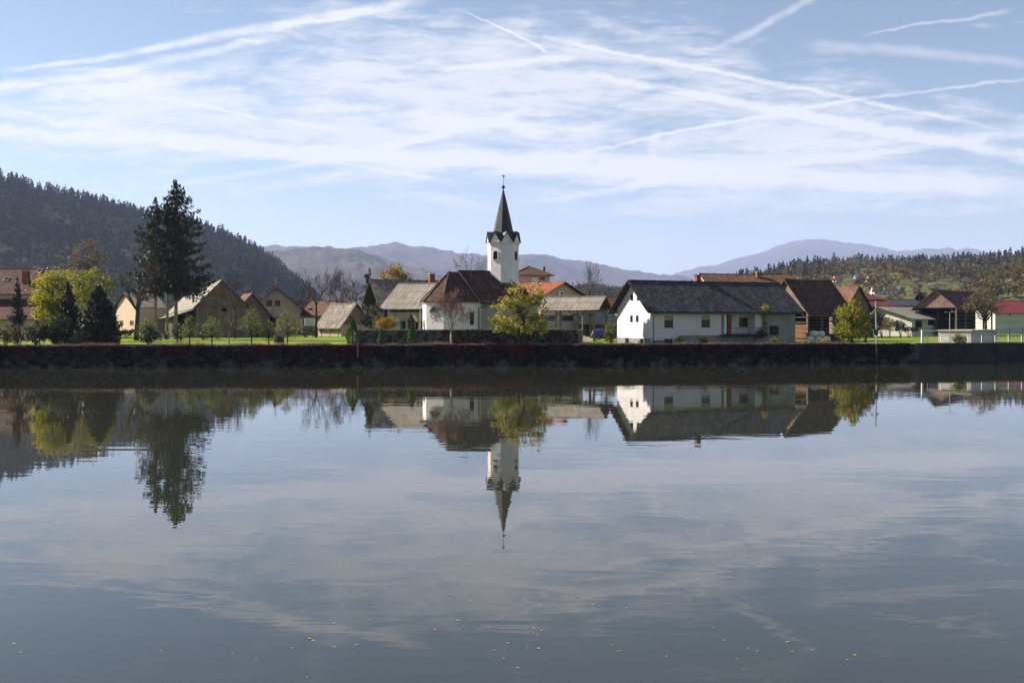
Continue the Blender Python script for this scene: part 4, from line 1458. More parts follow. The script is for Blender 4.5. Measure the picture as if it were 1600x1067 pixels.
# wire fence of the orchard by the grey shed
wf = thing('wire_fence', 'thin wire fence on grey posts at the back of the lawn beside the grey shed', 'fence', (X(462, 170), 170, G))
wv = X(556, 170) - X(462, 170)
for i in range(8):
    x = wv * i / 7; mb = MB(); mb.box(x - .05, x + .05, -.05, .05, -.1, 1.5 + .1 * (i % 3)); mb.build('post', M['wood_post'], wf)
mb = MB()
for z in (.5, .95, 1.4): mb.bar((0, -.06, z), (wv, -.06, z), .015, .015)
mb.build('wire', M['galv'], wf, split=True)

# ---- far left: large house with maroon roof and skylights
H = Frame(-70, 165, 3)
o = H.root('large_house', 'large house with long maroon tiled roof, skylights and brick chimney behind the yellow tree', 'house')
L, W = H.lx(112), 11.0
he, hr = H.lz(455, L / 2), H.lz(421, L / 2, W / 2)
wins = [pxbox(H, p, p + 9, 457, 464) for p in (-40, 22)]
house(o, L, W, he, hr, 'cream_plaster', 'tile_maroon', {'front': wins}, oy=.8)
for h in wins: window(o, side_map('front', L, W), *h[:4], frame='frame_brown')
sl = (hr - he) / (W / 2)
def skylight(px, py):
    y = W / 2 * (1 - (py - 421) / 36.0); x = H.lx(px, y); z = he + sl * y + .20
    mb = MB(); ny = .45
    mb.hexa([(x - .45, y - ny, z - sl * ny - .06), (x + .45, y - ny, z - sl * ny - .06), (x + .45, y + ny, z + sl * ny - .06), (x - .45, y + ny, z + sl * ny - .06),
             (x - .45, y - ny, z - sl * ny + .06), (x + .45, y - ny, z - sl * ny + .06), (x + .45, y + ny, z + sl * ny + .06), (x - .45, y + ny, z + sl * ny + .06)])
    w = mb.build('skylight', M['galv'], o)
    mb = MB(); e = .36
    mb.hexa([(x - e, y - e, z - sl * e + .061), (x + e, y - e, z - sl * e + .061), (x + e, y + e, z + sl * e + .061), (x - e, y + e, z + sl * e + .061),
             (x - e, y - e, z - sl * e + .075), (x + e, y - e, z - sl * e + .075), (x + e, y + e, z + sl * e + .075), (x - e, y + e, z + sl * e + .075)])
    mb.build('pane', M['glass'], w)
for p in ((10, 439), (62, 425), (65, 441)): skylight(*p)
xc = H.lx(40.5, 2.2); chimney(o, xc, 2.2, he + .3, H.lz(424, xc, 2.2), .95)
mb = MB()
zt_, zb2 = H.lz(467, 0, -.2), H.lz(499, 0, -5.5)
mb.slab([(0, -5.6, zb2), (H.lx(72, -5.6), -5.6, zb2), (H.lx(72, -.1), -.1, zt_), (0, -.1, zt_)], .16)
pr = mb.build('porch_roof', M['tile_maroon'], o)
mb = MB(); mb.box(.2, H.lx(71, -5), -5.0, -4.8, -.3, zb2 + .1); mb.box(H.lx(71, -5) - .2, H.lx(71, -5), -4.79, -.02, -.3, zb2 + .1); mb.build('porch_wall', M['cream_plaster'], o)
# second, smaller
H = Frame(212, 226, 38)
o = H.root('peach_house', 'small sunlit peach house with a brown roof behind the gnarled bare tree', 'house')
L, W = H.lx(256), H.ly(181)
he, hr = H.lz(479), H.lz(458, 0, W / 2)
gws = [pybox(H, 187, 193, 501, 508), pybox(H, 203, 209, 501, 508)]
house(o, L, W, he, hr, 'peach_plaster', 'tile_grey', {'left': gws}, oy=.7, sag=.02)
for h in gws: window(o, side_map('left', L, W), *h[:4], frame='frame_brown', bars=1)
mb = MB(); mb.box(.01, L - .01, -4.6, -.01, -.2, .3); mb.build('terrace', M['plinth'], o)
# large barn
H = Frame(388, 172, 112)
o = H.root('wooden_barn', 'big weathered wooden barn with pale sunlit roof behind the tall spruces', 'barn')
W = H.ly(306); ryb = H.ly(346)
he, hr = H.lz(478, 0, W), H.lz(439, 0, ryb)
L = max(H.lx(288, ryb), 6.0)
hb = [pybox(H, 340, 346, 481, 486)]
house(o, L, W, he, hr, 'wood_grey', 'eternit', {}, ry=ryb, ox=.5, oy=.5, gable='wood_grey', gable_z=he + .02, sag=.10)
mb = MB()
for z in (he - .05, H.lz(461, 0, ryb)):
    hwid_ = W * .5 * (1 - max(0, z - he) / (hr - he))
    mb.box(-.10, -.035, max(ryb - ryb * (1 - max(0, z - he) / (hr - he)), .05), ryb + (W - ryb) * (1 - max(0, z - he) / (hr - he)) - .05, z - .09, z + .09)
mb.build('tie_beam', M['wood_warm'], o, split=True)
opening(o, side_map('left', L, W), W * .42, W * .52, he - .9, he - .3, d=.05, name='hatch')
mb = MB()                                                           # lean-to along the sunlit side
mb.slab([(-.5, W + .2, he - .55), (-.5, W + 4.2, he - 1.9), (L, W + 4.2, he - 1.9), (L, W + .2, he - .55)], .12)
mb.build('lean_to_roof', M['tile_grey'], o)
mb = MB()
for x in (-.2, L * .33, L * .66, L - .2): mb.box(x - .09, x + .09, W + 3.7, W + 3.9, -.2, he - 1.93)
mb.build('lean_to_post', M['wood_post'], o, split=True)
mb = MB(); mb.box(0, L, W + 3.0, W + 3.05, -.2, he - 1.8); mb.build('lean_to_wall', M['wood_dark'], o)
H = Frame(422, 186, 115)
o = H.root('timber_shed', 'brown roofed timber shed close behind the big barn', 'shed')
W = H.ly(364); he, hr = H.lz(492, 0, W / 2), H.lz(459, 0, W / 2)
house(o, 9.0, W, he, hr, 'wood_grey', 'tile_brown', {}, gable='wood_grey', gable_z=he + .02, sag=.05)
opening(o, side_map('left', 9, W), W * .3, W * .55, .02, 2.2, d=.05, mat='wood_dark', name='door')
# beige house
H = Frame(469, 200, 103)
o = H.root('beige_house', 'beige gabled house with orange roof, twin windows and roof aerial', 'house')
W = H.ly(395.5)
he, hr = H.lz(480, 0, W / 2), H.lz(450.5, 0, W / 2)
gz = [pybox(H, 416, 425, 468.5, 478.5), pybox(H, 429.5, 438, 469, 478.5)]
dk = pybox(H, 414, 431, 497, 512, 1.2)
mb = MB()
house(o, 11.0, W, he, hr, 'cream_plaster', 'tile_orange', {'left': gz + [dk]}, oy=.9, ox=.9, sag=.02)
for h in gz: window(o, side_map('left', 11, W), *h[:4], frame='frame_brown', bars=1)
opening(o, side_map('left', 11, W), *dk[:4], d=-1.18, mat='black', name='garage')
mb = MB(); fbox(mb, side_map('left', 11, W), dk[0] - .6, dk[1] + .6, .0, 1.0, dk[3] + .02, dk[3] + .18)
bl = mb.build('balcony', M['plinth'], o)
chimney(o, 4.5, W * .56, hr - .7, hr + .9, .5)
xa_, ya_ = 1.2, H.ly(430.5, 1.2)
mb = MB(); zt_ = H.lz(433, xa_, ya_)
mb.tube([(xa_, ya_, hr - 1.0), (xa_, ya_, zt_)], [.06, .05], 6)
for dz, w in ((-.15, .5), (-.55, .38), (-.95, .55)): mb.bar((xa_, ya_ - w, zt_ + dz), (xa_, ya_ + w, zt_ + dz), .05, .05)
mb.build('aerial', M['galv'], o)
# grey shed with water container
H = Frame(497, 190, -46)
o = H.root('grey_shed', 'low shed with a grey tiled roof and boarded gable at the lawn edge', 'shed')
L = H.lx(533); W = H.ly(577, L)
he, hr = H.lz(507.5, L / 2), H.lz(475, L / 2, W / 2)
hs = [pxbox(H, 500, 506, 509, 517), pxbox(H, 516, 521, 509, 516.5)]
house(o, L, W, he, hr, 'cream_plaster', 'tile_grey', {'front': hs}, gable='wood_grey', gable_z=he, oy=.6, sag=.06)
for h in hs: opening(o, side_map('front', L, W), *h[:4], name='small_window')
fr = side_map('right', L, W)
for u in (.30, .36): opening(o, fr, W * u, W * (u + .035), he + .4, he + 1.7, d=.06, name='slit')
H = Frame(474, 204, -30)
o = H.root('brown_roofed_shed', 'small rust brown roofed outbuilding half hidden behind the grey shed', 'shed')
L, W = H.lx(520), 6.0
house(o, L, W, H.lz(490), H.lz(471, L / 2, W / 2), 'cream_plaster', 'tile_brown', {}, sag=.03)
xc = H.lx(484.5, 1.0); chimney(o, xc, 1.0, 3.4, H.lz(482, xc, 1), .7, 'brick')
ibc = Frame(475.5, 180, 4)
o = ibc.root('water_container', 'caged white plastic water container on a low stand beside the shed', 'water tank')
z0_, z1_ = ibc.lz(510.5), ibc.lz(497.5); w_ = ibc.lx(491)
mb = MB(); mb.box(.05, w_ - .05, .05, w_ * .9, z0_ + .14, z1_); mb.build('tank', M['white_paint'], o, bevel=.06)
mb = MB()
for i in range(6):
    x = w_ * i / 5
    mb.box(x - .015, x + .015, -.02, .01, z0_, z1_ + .02)
for i in range(5):
    z = z0_ + .14 + (z1_ - z0_ - .14) * i / 4
    mb.box(0, w_, -.025, -.0, z - .015, z + .015)
mb.build('cage', M['galv'], o)
mb = MB(); mb.box(0, w_, 0, w_ * .9, z0_ - .02, z0_ + .13)
for x in (.08, w_ - .08):
    for y in (.08, w_ * .8): mb.box(x - .07, x + .07, y - .07, y + .07, -.1, z0_ - .02)
mb.build('stand', M['wood_post'], o)

# ---- farmhouse left of the church: two roofs and a balcony
H = Frame(606, 141, -24)
o = H.root('old_farmhouse', 'old grey roofed farmhouse with wooden balcony left of the church', 'house')
L, W = H.lx(668), 9.0
he, hr = H.lz(479, L / 2) + .3, H.lz(444.5, L / 2, W / 2)
bh = pxbox(H, 609, 660, 480, 488, 1.3); bh[3] = he - .25
g1 = pxbox(H, 622, 661, 502, 517, 1.6); g1[2] = .02
house(o, L, W, he, hr, 'stained_plaster', 'eternit', {'front': [bh, g1]}, oy=1.1, ox=.9, sag=.06)
ff = side_map('front', L, W)
for (a, b) in ((.08, .2), (.45, .52), (.72, .84)):
    opening(o, ff, bh[0] + (bh[1] - bh[0]) * a, bh[0] + (bh[1] - bh[0]) * b, bh[2] + .05, bh[3] - .2, d=-1.26, name='balcony_door')
mb = MB(); fbox(mb, ff, bh[0], bh[1], -1.33, -1.29, bh[2] - .5, bh[3]); mb.build('balcony_back', M['wood_dark'], o)
mb = MB(); fbox(mb, ff, bh[0] - .3, bh[1] + .2, .0, .16, H.lz(500.5), H.lz(487.5))
bl = mb.build('balcony_parapet', M['stained_plaster'], o)
mb = MB(); fbox(mb, ff, bh[0] - .3, bh[1] + .2, .0, .24, H.lz(501.7), H.lz(500.5) - .002); mb.build('ledge', M['concrete'], bl)
mb = MB()
for a in (.0, .26, .6, .97):
    x = bh[0] + (bh[1] - bh[0]) * a; fbox(mb, ff, x - .08, x + .08, -.12, .02, bh[2], bh[3])
mb.build('balcony_post', M['wood_post'], o, split=True)
mb = MB(); fbox(mb, ff, g1[0], g1[1], -1.63, -1.59, 0, g1[3]); mb.build('cellar_back', M['black'], o)
mb = MB()
for a in (.0, .3, .55, .8): x = g1[0] + (g1[1] - g1[0]) * a; fbox(mb, ff, x, x + .35, -.3, .01, 0, g1[3] - .02)
mb.build('cellar_post', M['stained_plaster'], o, split=True)
H2 = Frame(600, 152, 24)
o2 = H2.root('upper_farmhouse', 'dark eaved upper farmhouse with long grey ridge and brick chimney behind the balcony house', 'house')
L2, W2 = H2.lx(684), 7.0
he2, hr2 = H2.lz(466), H2.lz(438.5, 0, W2 / 2)
house(o2, L2, W2, he2, hr2, 'timber_shaded', 'tile_grey', {}, ox=1.3, oy=.9, gable='timber_shaded', gable_z=he2, sag=.03, verge='wood_post')
xc = H2.lx(674.5, 1.8); chimney(o2, xc, 1.8, he2, H2.lz(428.5, xc, 1.8), .85)
# wayside shrine
H = Frame(637.5, 124, -12)
o = H.root('wayside_shrine', 'small wooden wayside shrine with a steep little roof left of the church', 'shrine')
w_ = H.lx(648); zt_ = H.lz(489.5, w_ / 2)
mb = MB(); mb.box(w_ / 2 - .11, w_ / 2 + .11, .35, .57, -.2, zt_ - .5); mb.build('post', M['wood_dark'], o)
mb = MB()
mb.slab([(-.15, -.1, zt_ - 1.05), (w_ / 2, -.1, zt_), (w_ / 2, 1.0, zt_), (-.15, 1.0, zt_ - 1.05)], .08)
mb.slab([(w_ / 2, -.1, zt_), (w_ + .15, -.1, zt_ - 1.05), (w_ + .15, 1.0, zt_ - 1.05), (w_ / 2, 1.0, zt_)], .08)
mb.build('roof', M['tile_grey'], o)
mb = MB(); mb.box(.12, w_ - .12, .15, .8, zt_ - 1.9, zt_ - .85); mb.build('box', M['wood_dark'], o)
mb = MB(); mb.box(.05, w_ - .05, .1, .85, -.2, 1.0); mb.build('pedestal', M['concrete'], o)

# ---- pink houses
H = Frame(911, 168, 128)
o = H.root('pink_house', 'pink house with orange tiled roof, air conditioner and wide dark windows', 'house')
W = H.ly(845)
he, hr = H.lz(463, 0, W / 2), H.lz(442, 0, W / 2)
gz = [pybox(H, 850.5, 869.5, 491, 504), pybox(H, 877, 898, 491, 504.5), pybox(H, 850.5, 862, 463.5, 471.5)]
house(o, 13.5, W, he, hr, 'pink_plaster', 'tile_orange', {'left': gz}, oy=.9, ox=.9, sag=.0)
lf = side_map('left', 13.5, W)
for h in gz: window(o, lf, *h[:4], frame='white_paint', bars=0, trans=.25 if h is not gz[2] else 0, fw=.13)
ya = H.ly(874.5); za_ = H.lz(458.5, 0, ya)
mb = MB(); fbox(mb, lf, ya - .5, ya + .5, .05, .40, za_ - .38, za_ + .38); ac = mb.build('air_conditioner', M['white_paint'], o, bevel=.03)
mb = MB()
ring = [(ya - .12 + .27 * math.cos(t), za_ + .27 * math.sin(t)) for t in np.linspace(0, 2 * math.pi, 17)[:-1]]
mb.poly([lf(u, .412, z) for u, z in ring]); mb.build('fan_grille', M['dark_metal'], ac)
mb = MB()
y0_ = H.ly(912); wz = H.lz(489)
mb.box(-.02, 7.0, -4.5, -.02, -.2, wz)
wg = mb.build('side_wing', M['pink_plaster'], o)
mb = MB(); mb.box(-.15, 7.2, -4.7, -.02, wz + .002, wz + .2); mb.build('wing_roof', M['plinth'], o)
window(o, lf, -2.6, -.9, H.lz(504), H.lz(491.5), frame='white_paint', bars=1, d=.07, sill=False, fw=.13)
H = Frame(806, 182, 12)
o = H.root('pyramid_roof_house', 'pink house with low pyramid roof and a thin chimney right of the bell tower', 'house')
L = H.lx(859); W = L
he = H.lz(429, L / 2)
w1 = pxbox(H, 843, 852.5, 431.5, 438.5); w2_ = pxbox(H, 831, 841, 434, 445)
mb = MB()
for s in SIDES: panel(mb, side_map(s, L, W), [(0, he), (L, he)], None, [w1, w2_] if s == 'front' else [])
mb.build('wall', M['pink_plaster'], o)
f = side_map('front', L, W)
window(o, f, *w1[:4], frame='white_paint', bars=1, fw=.10); window(o, f, *w2_[:4], frame='white_paint', bars=0, glass='white_paint', name='balcony_door')
e = .75; zr = H.lz(416.3, L / 2, W / 2); zz = he - .12
mb = MB(); c = (L / 2, W / 2, zr)
q = [(-e, -e, zz), (L + e, -e, zz), (L + e, W + e, zz), (-e, W + e, zz)]
for i in range(4): mb.slab([q[i], q[(i + 1) % 4], c], .14)
rf = mb.build('roof', M['tile_brown'], o)
mb = MB()
for p in q: mb.tube([p, c], [.10, .10], 5)
mb.build('hip_tiles', M['tile_brown'], rf, split=True)
xc = H.lx(850, 1.6); chimney(o, xc, 1.6, he, H.lz(417.5, xc, 1.6), .42)
xm, ym = H.lx(822, W / 2), W / 2
mb = MB(); zt_ = H.lz(406, xm, ym)
mb.tube([(xm, ym, zr - 1), (xm, ym, zt_)], [.04, .03], 5); mb.bar((xm - 3.2, ym, zt_ - .1), (xm + 2.4, ym, zt_ - .05), .04, .04)
for dx in (-3.0, -1.6, -.3, 1.0, 2.2): mb.bar((xm + dx, ym - .5, zt_ - .08), (xm + dx, ym + .5, zt_ - .08), .03, .03); mb.bar((xm + dx, ym, zt_ - .08), (xm + dx, ym, zt_ - .8), .02, .02)
mb.build('aerial', M['galv'], o)

# ---- pergola shelter
H = Frame(846, 138, -24)
o = H.root('open_shelter', 'open timber shelter with a grey sheet roof on braced posts', 'shelter')
L = H.lx(929); W = 5.6
he, hr = H.lz(482, L / 2, 0), H.lz(464.5, L / 2, W / 2)
gable_roof(o, L, W, he, hr, 'eternit', .7, .5, .5, .10, verge='wood_post', sag=.05)
mb = MB()
for y in (.05, W - .05): mb.box(-.3, L + .3, y - .09, y + .09, he - .22, he - .01)
for x in (.05, L * .33, L * .66, L - .05): mb.bar((x, .0, he - .12), (x, W, he - .12), .14, .16)
mb.build('beam', M['wood_post'], o, split=True)
for y in (.05, W - .05):
    for x in (.1, L * .36, L * .68, L - .1):
        mb = MB(); mb.box(x - .11, x + .11, y - .11, y + .11, -.3, he - .22)
        for s in (-1, 1):
            if 0 < x + s * .9 < L: mb.bar((x, y, he - 1.15), (x + s * .85, y, he - .26), .11, .11)
        mb.build('post', M['wood_post'], o)
mb = MB(); mb.bar((L + .05, 0, he - .05), (L + .05, W, he - .05), .1, .2); mb.bar((L + .05, W / 2, he), (L + .05, W / 2, hr - .05), .1, .12); mb.build('gable_frame', M['wood_dark'], o, split=True)
# things under and beside it
H = Frame(858, 136, -4)
o = H.root('stone_bench_wall', 'low pale concrete block wall standing under the open shelter', 'low wall')
mb = MB(); mb.box(0, H.lx(878), 0, .4, -.2, H.lz(511.5)); mb.build('block', M['concrete'], o, bevel=.03)
mb = MB(); mb.box(-.06, H.lx(878) + .06, -.06, .46, H.lz(511.5) + .002, H.lz(511.5) + .12); mb.build('cap', M['plinth'], o)
H = Frame(908, 165, -22)
o = H.root('low_shed', 'low grey roofed shed with brown timber wall between the shelter and the white farmhouse', 'shed')
L, W = H.lx(966), 7.5
he, hr = H.lz(503, L / 2), H.lz(486, L / 2, W / 2)
house(o, L, W, he, hr, 'wood_warm', 'eternit', {}, oy=.8, sag=.05, gable='wood_grey')
opening(o, side_map('front', L, W), L * .1, L * .28, 0, he - .2, d=.04, mat='wood_dark', name='door')
# covered trailer
H = Frame(923, 150, -8)
o = H.root('covered_trailer', 'small trailer under a bright blue tarpaulin beside the shelter post', 'trailer')
w_ = H.lx(943.5); z1_ = H.lz(513.5)
mb = MB()
mb.hexa([(-.05, -.05, .42), (w_ + .05, -.05, .42), (w_ + .05, 1.7, .42), (-.05, 1.7, .42), (.35, .2, z1_ - .15), (w_ - .1, .15, z1_), (w_ - .15, 1.4, z1_ - .05), (.3, 1.4, z1_ - .2)])
mb.build('tarpaulin', M['blue_tarp'], o, bevel=.12)
mb = MB(); mb.box(.05, w_ - .05, .1, 1.55, .34, .44); mb.bar((w_, .8, .4), (w_ + .9, .8, .35), .09, .09); mb.build('chassis', M['dark_metal'], o)
for y in (.0, 1.6):
    mb = MB()
    ring = [(w_ * .62 + .30 * math.cos(t), .30 + .30 * math.sin(t)) for t in np.linspace(0, 2 * math.pi, 19)[:-1]]
    n_ = len(ring)
    mb.v += [(u, y - .09, z) for u, z in ring] + [(u, y + .09, z) for u, z in ring]
    mb.f += [tuple(range(n_)), tuple(range(2 * n_ - 1, n_ - 1, -1))] + [(i, (i + 1) % n_, n_ + (i + 1) % n_, n_ + i) for i in range(n_)]
    wl = mb.build('wheel', M['black'], o)
    mb = MB(); mb.lathe([(.01, 0), (.13, 0), (.13, .03), (.01, .03)], 12)
    rim = mb.build('rim', M['galv'], wl); rim.location = (w_ * .62, y - .10, .30); rim.rotation_euler = (R(90), 0, 0)
# gravel bank beside it
rngs = np.random.default_rng(21)
mb = MB()
n1, n2 = 22, 10
xs_ = np.linspace(X(884, 142), X(936, 142), n1); ys_ = np.linspace(138, 146, n2)
hh_ = [[max(.0, (1.35 * max(0, 1 - i / (n1 - 1)) ** .8) * math.sin(math.pi * min(1, (j + .15) / (n2 - .7))) + rngs.normal() * .04) - (0.15 if j in (0, n2 - 1) or i == n1 - 1 else 0) for j in range(n2)] for i in range(n1)]
for i in range(n1):
    for j in range(n2): mb.v.append((xs_[i], ys_[j] - 142, hh_[i][j]))
for i in range(n1 - 1):
    for j in range(n2 - 1): mb.f.append((i * n2 + j, (i + 1) * n2 + j, (i + 1) * n2 + j + 1, i * n2 + j + 1))
o = mb.build('gravel_bank', M['gravel'], None, True); o.location = (0, 142, G)
tag(o, 'pale sloping heap of gravel beside the open shelter', 'gravel heap')

# ---- brown roofed house behind the white one
H = Frame(1112, 168, 8)
o = H.root('brown_roofed_house', 'house showing only a long rust brown roof behind the white farmhouse', 'house')
L, W = H.lx(1250), 9.0
he, hr = H.lz(447, L / 2), H.lz(429.5, L / 2, W / 2)
house(o, L, W, he, hr, 'cream_plaster', 'tile_brown', {}, oy=.8, ox=.8, sag=.10, verge='white_paint')
xc = H.lx(1185, 3.4); chimney(o, xc, 3.4, he, H.lz(426, xc, 3.4), .8)


# ---- hayrack barns: roof on posts, boarded gables, racks of poles along the sides
def hayrack(name, label, fr, L, W, he, hr, roof, ry=None, gz=None, ox=.6, oy=.9, nb=3, bars=9, fill=None, warm=False, gdrop=0.0):
    o = fr.root(name, label, 'barn')
    gable_roof(o, L, W, he, hr, roof, ox, oy, oy, .14, ry, verge='wood_post', sag=.10)
    ry_ = W / 2 if ry is None else ry
    gb, fb = MB(), MB()
    for x in (-.28, L + .28):
        gb.poly([(x, -.2, he - .15 - gdrop), (x, W + .2, he - .15 - gdrop), (x, W + .1, he), (x, ry_, hr - .02), (x, -.1, he)])
    gb.build('gable_boards', M['wood_grey'], o, split=True)
    for y in (.0, W):
        for i in range(nb + 1):
            x = L * i / nb
            mb = MB(); mb.box(x - .13, x + .13, y - .13, y + .13, -.3, he - .1); mb.build('post', M['wood_post'] if not warm else M['wood_warm'], o)
        for k in range(bars):
            z = .5 + (he - .9) * k / (bars - 1)
            fb.bar((-.15, y - .16, z), (L + .15, y - .16, z), .07, .08)
    fb.build('rack_pole', M['wood_grey_x'], o, split=True)
    mb = MB()
    for y in (0, W): mb.box(-.4, L + .4, y - .12, y + .12, he - .1, he + .05)
    for i in range(nb + 1):
        x = L * i / nb
        mb.bar((x, 0, he - .25), (x, W, he - .25), .18, .22)
        for s, y in ((1, 0), (-1, W)): mb.bar((x, y, he - 1.5), (x, y + s * 1.3, he - .3), .14, .14)
    mb.build('frame_beam', M['wood_dark'], o, split=True)
    mb = MB(); mb.box(.2, L - .2, W * .45, W * .48, -.1, he - .3); mb.box(.1, L - .1, .3, W - .3, he * .62, he * .62 + .1)
    mb.build('inner_wall', M['black'], o, split=True)
    return o

H = Frame(1262, 134, 31)
W = 7.4; L = H.lx(1326)
he, hr = H.lz(483.5, 0, 0), H.lz(438, 0, W / 2)
o = hayrack('hayrack_barn', 'tall hayrack barn with dark tiled roof and boarded gable touching the white farmhouse', H, L, W, he, hr, 'tile_dark', gdrop=.1)
lf = side_map('left', L, W)
mb = MB(); fbox(mb, lf, .35, 3.0, -.6, -.5, 0, he * .62); fbox(mb, lf, 3.4, W - .4, -1.4, -1.3, 0, he * .5); tag(mb.build('stored_planks', M['wood_warm'], o, split=True), 'stacked warm brown planks in the open end')
mb = MB()
for k in range(5):
    z = .4 + k * .75; mb.bar((-.2, -.2, z), (-.2, W + .2, z), .07, .08)
mb.build('end_pole', M['wood_post'], o, split=True)
H_ = H
# clutter before it
rngk = np.random.default_rng(31)
H = Frame(1262, 130, 6)
o = H.root('white_bales', 'heap of pale wrapped bales stacked against the hayrack barn', 'bales')
mb = MB()
for i, (x, z, w) in enumerate(((.3, 0, 1.1), (1.5, 0, 1.2), (2.6, 0, .9), (.9, .75, 1.1), (2.0, .72, .9))):
    mb.lathe([(.2 * w, z), (.5 * w, z + .06), (.56 * w, z + .4), (.48 * w, z + .72), (.15 * w, z + .8)], 9, (x, .3 * math.sin(i * 2.1)))
mb.build('bale', M['white_paint'], o, True, split=True)
H = Frame(1283, 129.5, 4)
o = H.root('plank_stack', 'leaning stack of dark boards before the hayrack barn', 'boards')
mb = MB()
for i in range(9):
    x = i * .38; mb.bar((x, .1 * (i % 3), -.05), (x + .7 + .1 * (i % 2), 1.2, 1.25 + .15 * math.sin(i * 1.7)), .30, .05, (0, 1, 0))
mb.build('board', M['wood_dark'], o, split=True)
mb = MB(); mb.box(-.2, 3.6, 1.25, 1.35, .0, 1.15); mb.build('support', M['wood_post'], o)

H = Frame(1357, 175, 112)
o = H.root('dark_gabled_barn', 'dark boarded barn gable with orange tiles behind the yellow tree', 'barn')
W = H.ly(1322); he, hr = H.lz(478, 0, W / 2), H.lz(447.5, 0, W / 2)
house(o, 10.0, W, he, hr, 'wood_grey', 'tile_brown', {}, gable='wood_grey', gable_z=1.0, sag=.05, oy=.8)
opening(o, side_map('left', 10, W), W * .4, W * .6, 2.2, 3.8, d=.05, name='hatch')
H = Frame(1343, 205, 0)
o = H.root('maroon_roofed_house', 'house with smooth two step maroon metal roof behind the barns', 'house')
L = H.lx(1400); W = 11
he = H.lz(477); zr = H.lz(457, 0, W * .55)
mb = MB()
for s in SIDES: panel(mb, side_map(s, L, W), [(0, he), (L if s in ('front', 'back') else W, he)], None, [])
mb.build('wall', M['plinth'], o)
mb = MB()
a0, a1 = -.6, L + .6
zm = he + (zr - he) * .35
mb.slab([(a0, -.8, he - .1), (a1, -.8, he - .1), (a1 - 2.2, 2.0, zm), (a0, 2.0, zm)], .12)
mb.slab([(a0, 1.9, zm + .25), (a1 - 2.0, 1.9, zm + .25), (a1 - 5.0, W * .5, zr), (a0, W * .5, zr)], .12)
mb.slab([(a0, W * .5, zr), (a1 - 5.0, W * .5, zr), (a1, W + .8, he - .1), (a0, W + .8, he - .1)], .12)
mb.slab([(a1, -.8, he - .1), (a1, W + .8, he - .1), (a1 - 5.0, W * .5, zr), (a1 - 2.2, 2.0, zm)], .12)
mb.build('roof', M['maroon_metal'], o)
H = Frame(1386, 216, 0)
o = H.root('blue_roofed_hall', 'low hall with dark blue sheet roof behind the grey barn', 'hall')
L = H.lx(1442); W = 10
house(o, L, W, H.lz(478), H.lz(469, 0, W / 2), 'plinth', 'blue_metal', {}, oy=.5, sag=0)
H = Frame(1450, 222, 62)
o = H.root('small_gabled_barn', 'small maroon gabled barn peeping out left of the big hayrack barn', 'barn')
W = H.ly(1425); he, hr = H.lz(473, 0, W / 2), H.lz(457.5, 0, W / 2)
house(o, 9.0, W, he, hr, 'wood_dark', 'tile_maroon', {}, gable='wood_dark', gable_z=1.0, sag=.03, verge='wood_warm', oy=.7, ox=1.0)
mb = MB(); mb.box(-.9, -.8, .3, W - .3, he + .1, he + .3); mb.box(-.9, -.8, W / 2 - .1, W / 2 + .1, he + .3, hr - .2); mb.build('gable_truss', M['wood_post'], o, split=True)
# low grey barn, end wall in the sun
H = Frame(1425, 184, 40)
o = H.root('low_grey_barn', 'low pale block barn with wide grey sheet roof and dark openings', 'barn')
W = 9.5; L = H.lx(1492); ryb = 7.2
he, hr = H.lz(497.5), H.lz(479.5, 0, ryb)
hs = [pxbox(H, 1430, 1441, 501, 512), pxbox(H, 1450, 1461, 500, 508), pxbox(H, 1471, 1482, 500, 504.5)]
gd = [ryb * .62, ryb * .95, 1.2, 3.6]
house(o, L, W, he, hr, 'white_block', 'eternit', {'front': hs, 'left': [gd]}, ry=ryb, oy=.7, ox=.9, sag=.05)
for h in hs: opening(o, side_map('front', L, W), *h[:4], name='window_opening')
opening(o, side_map('left', L, W), *gd, mat='wood_warm', name='boarded_door')
H = Frame(1494, 186, 47)
W = H.ly(1432); he, hr = H.lz(478.5, 0, 0), H.lz(453.5, 0, W / 2)
L = max(H.lx(1520, W / 2), 11)
hayrack('great_hayrack_barn', 'great hayrack barn with rusty maroon roof and pale boarded gable at the right', H, L, W, he, hr, 'tile_maroon', nb=4, bars=8, gdrop=.1)
H = Frame(1555, 228, 4)
o = H.root('red_roofed_hall', 'long low hall with bright red sheet roof at the far right', 'hall')
L, W = H.lx(1740), 12
he, hr = H.lz(489), H.lz(471, 0, W / 2)
hs = [pxbox(H, p, p + 2.2, 488.6, 491.5) for p in (1577, 1625)]
for h in hs: h[3] = he - .1; h[2] = he - .7
house(o, L, W, he, hr, 'white_block', 'red_metal', {'front': hs}, oy=.5, sag=0)
for h in hs: opening(o, side_map('front', L, W), *h[:4], name='window_opening')

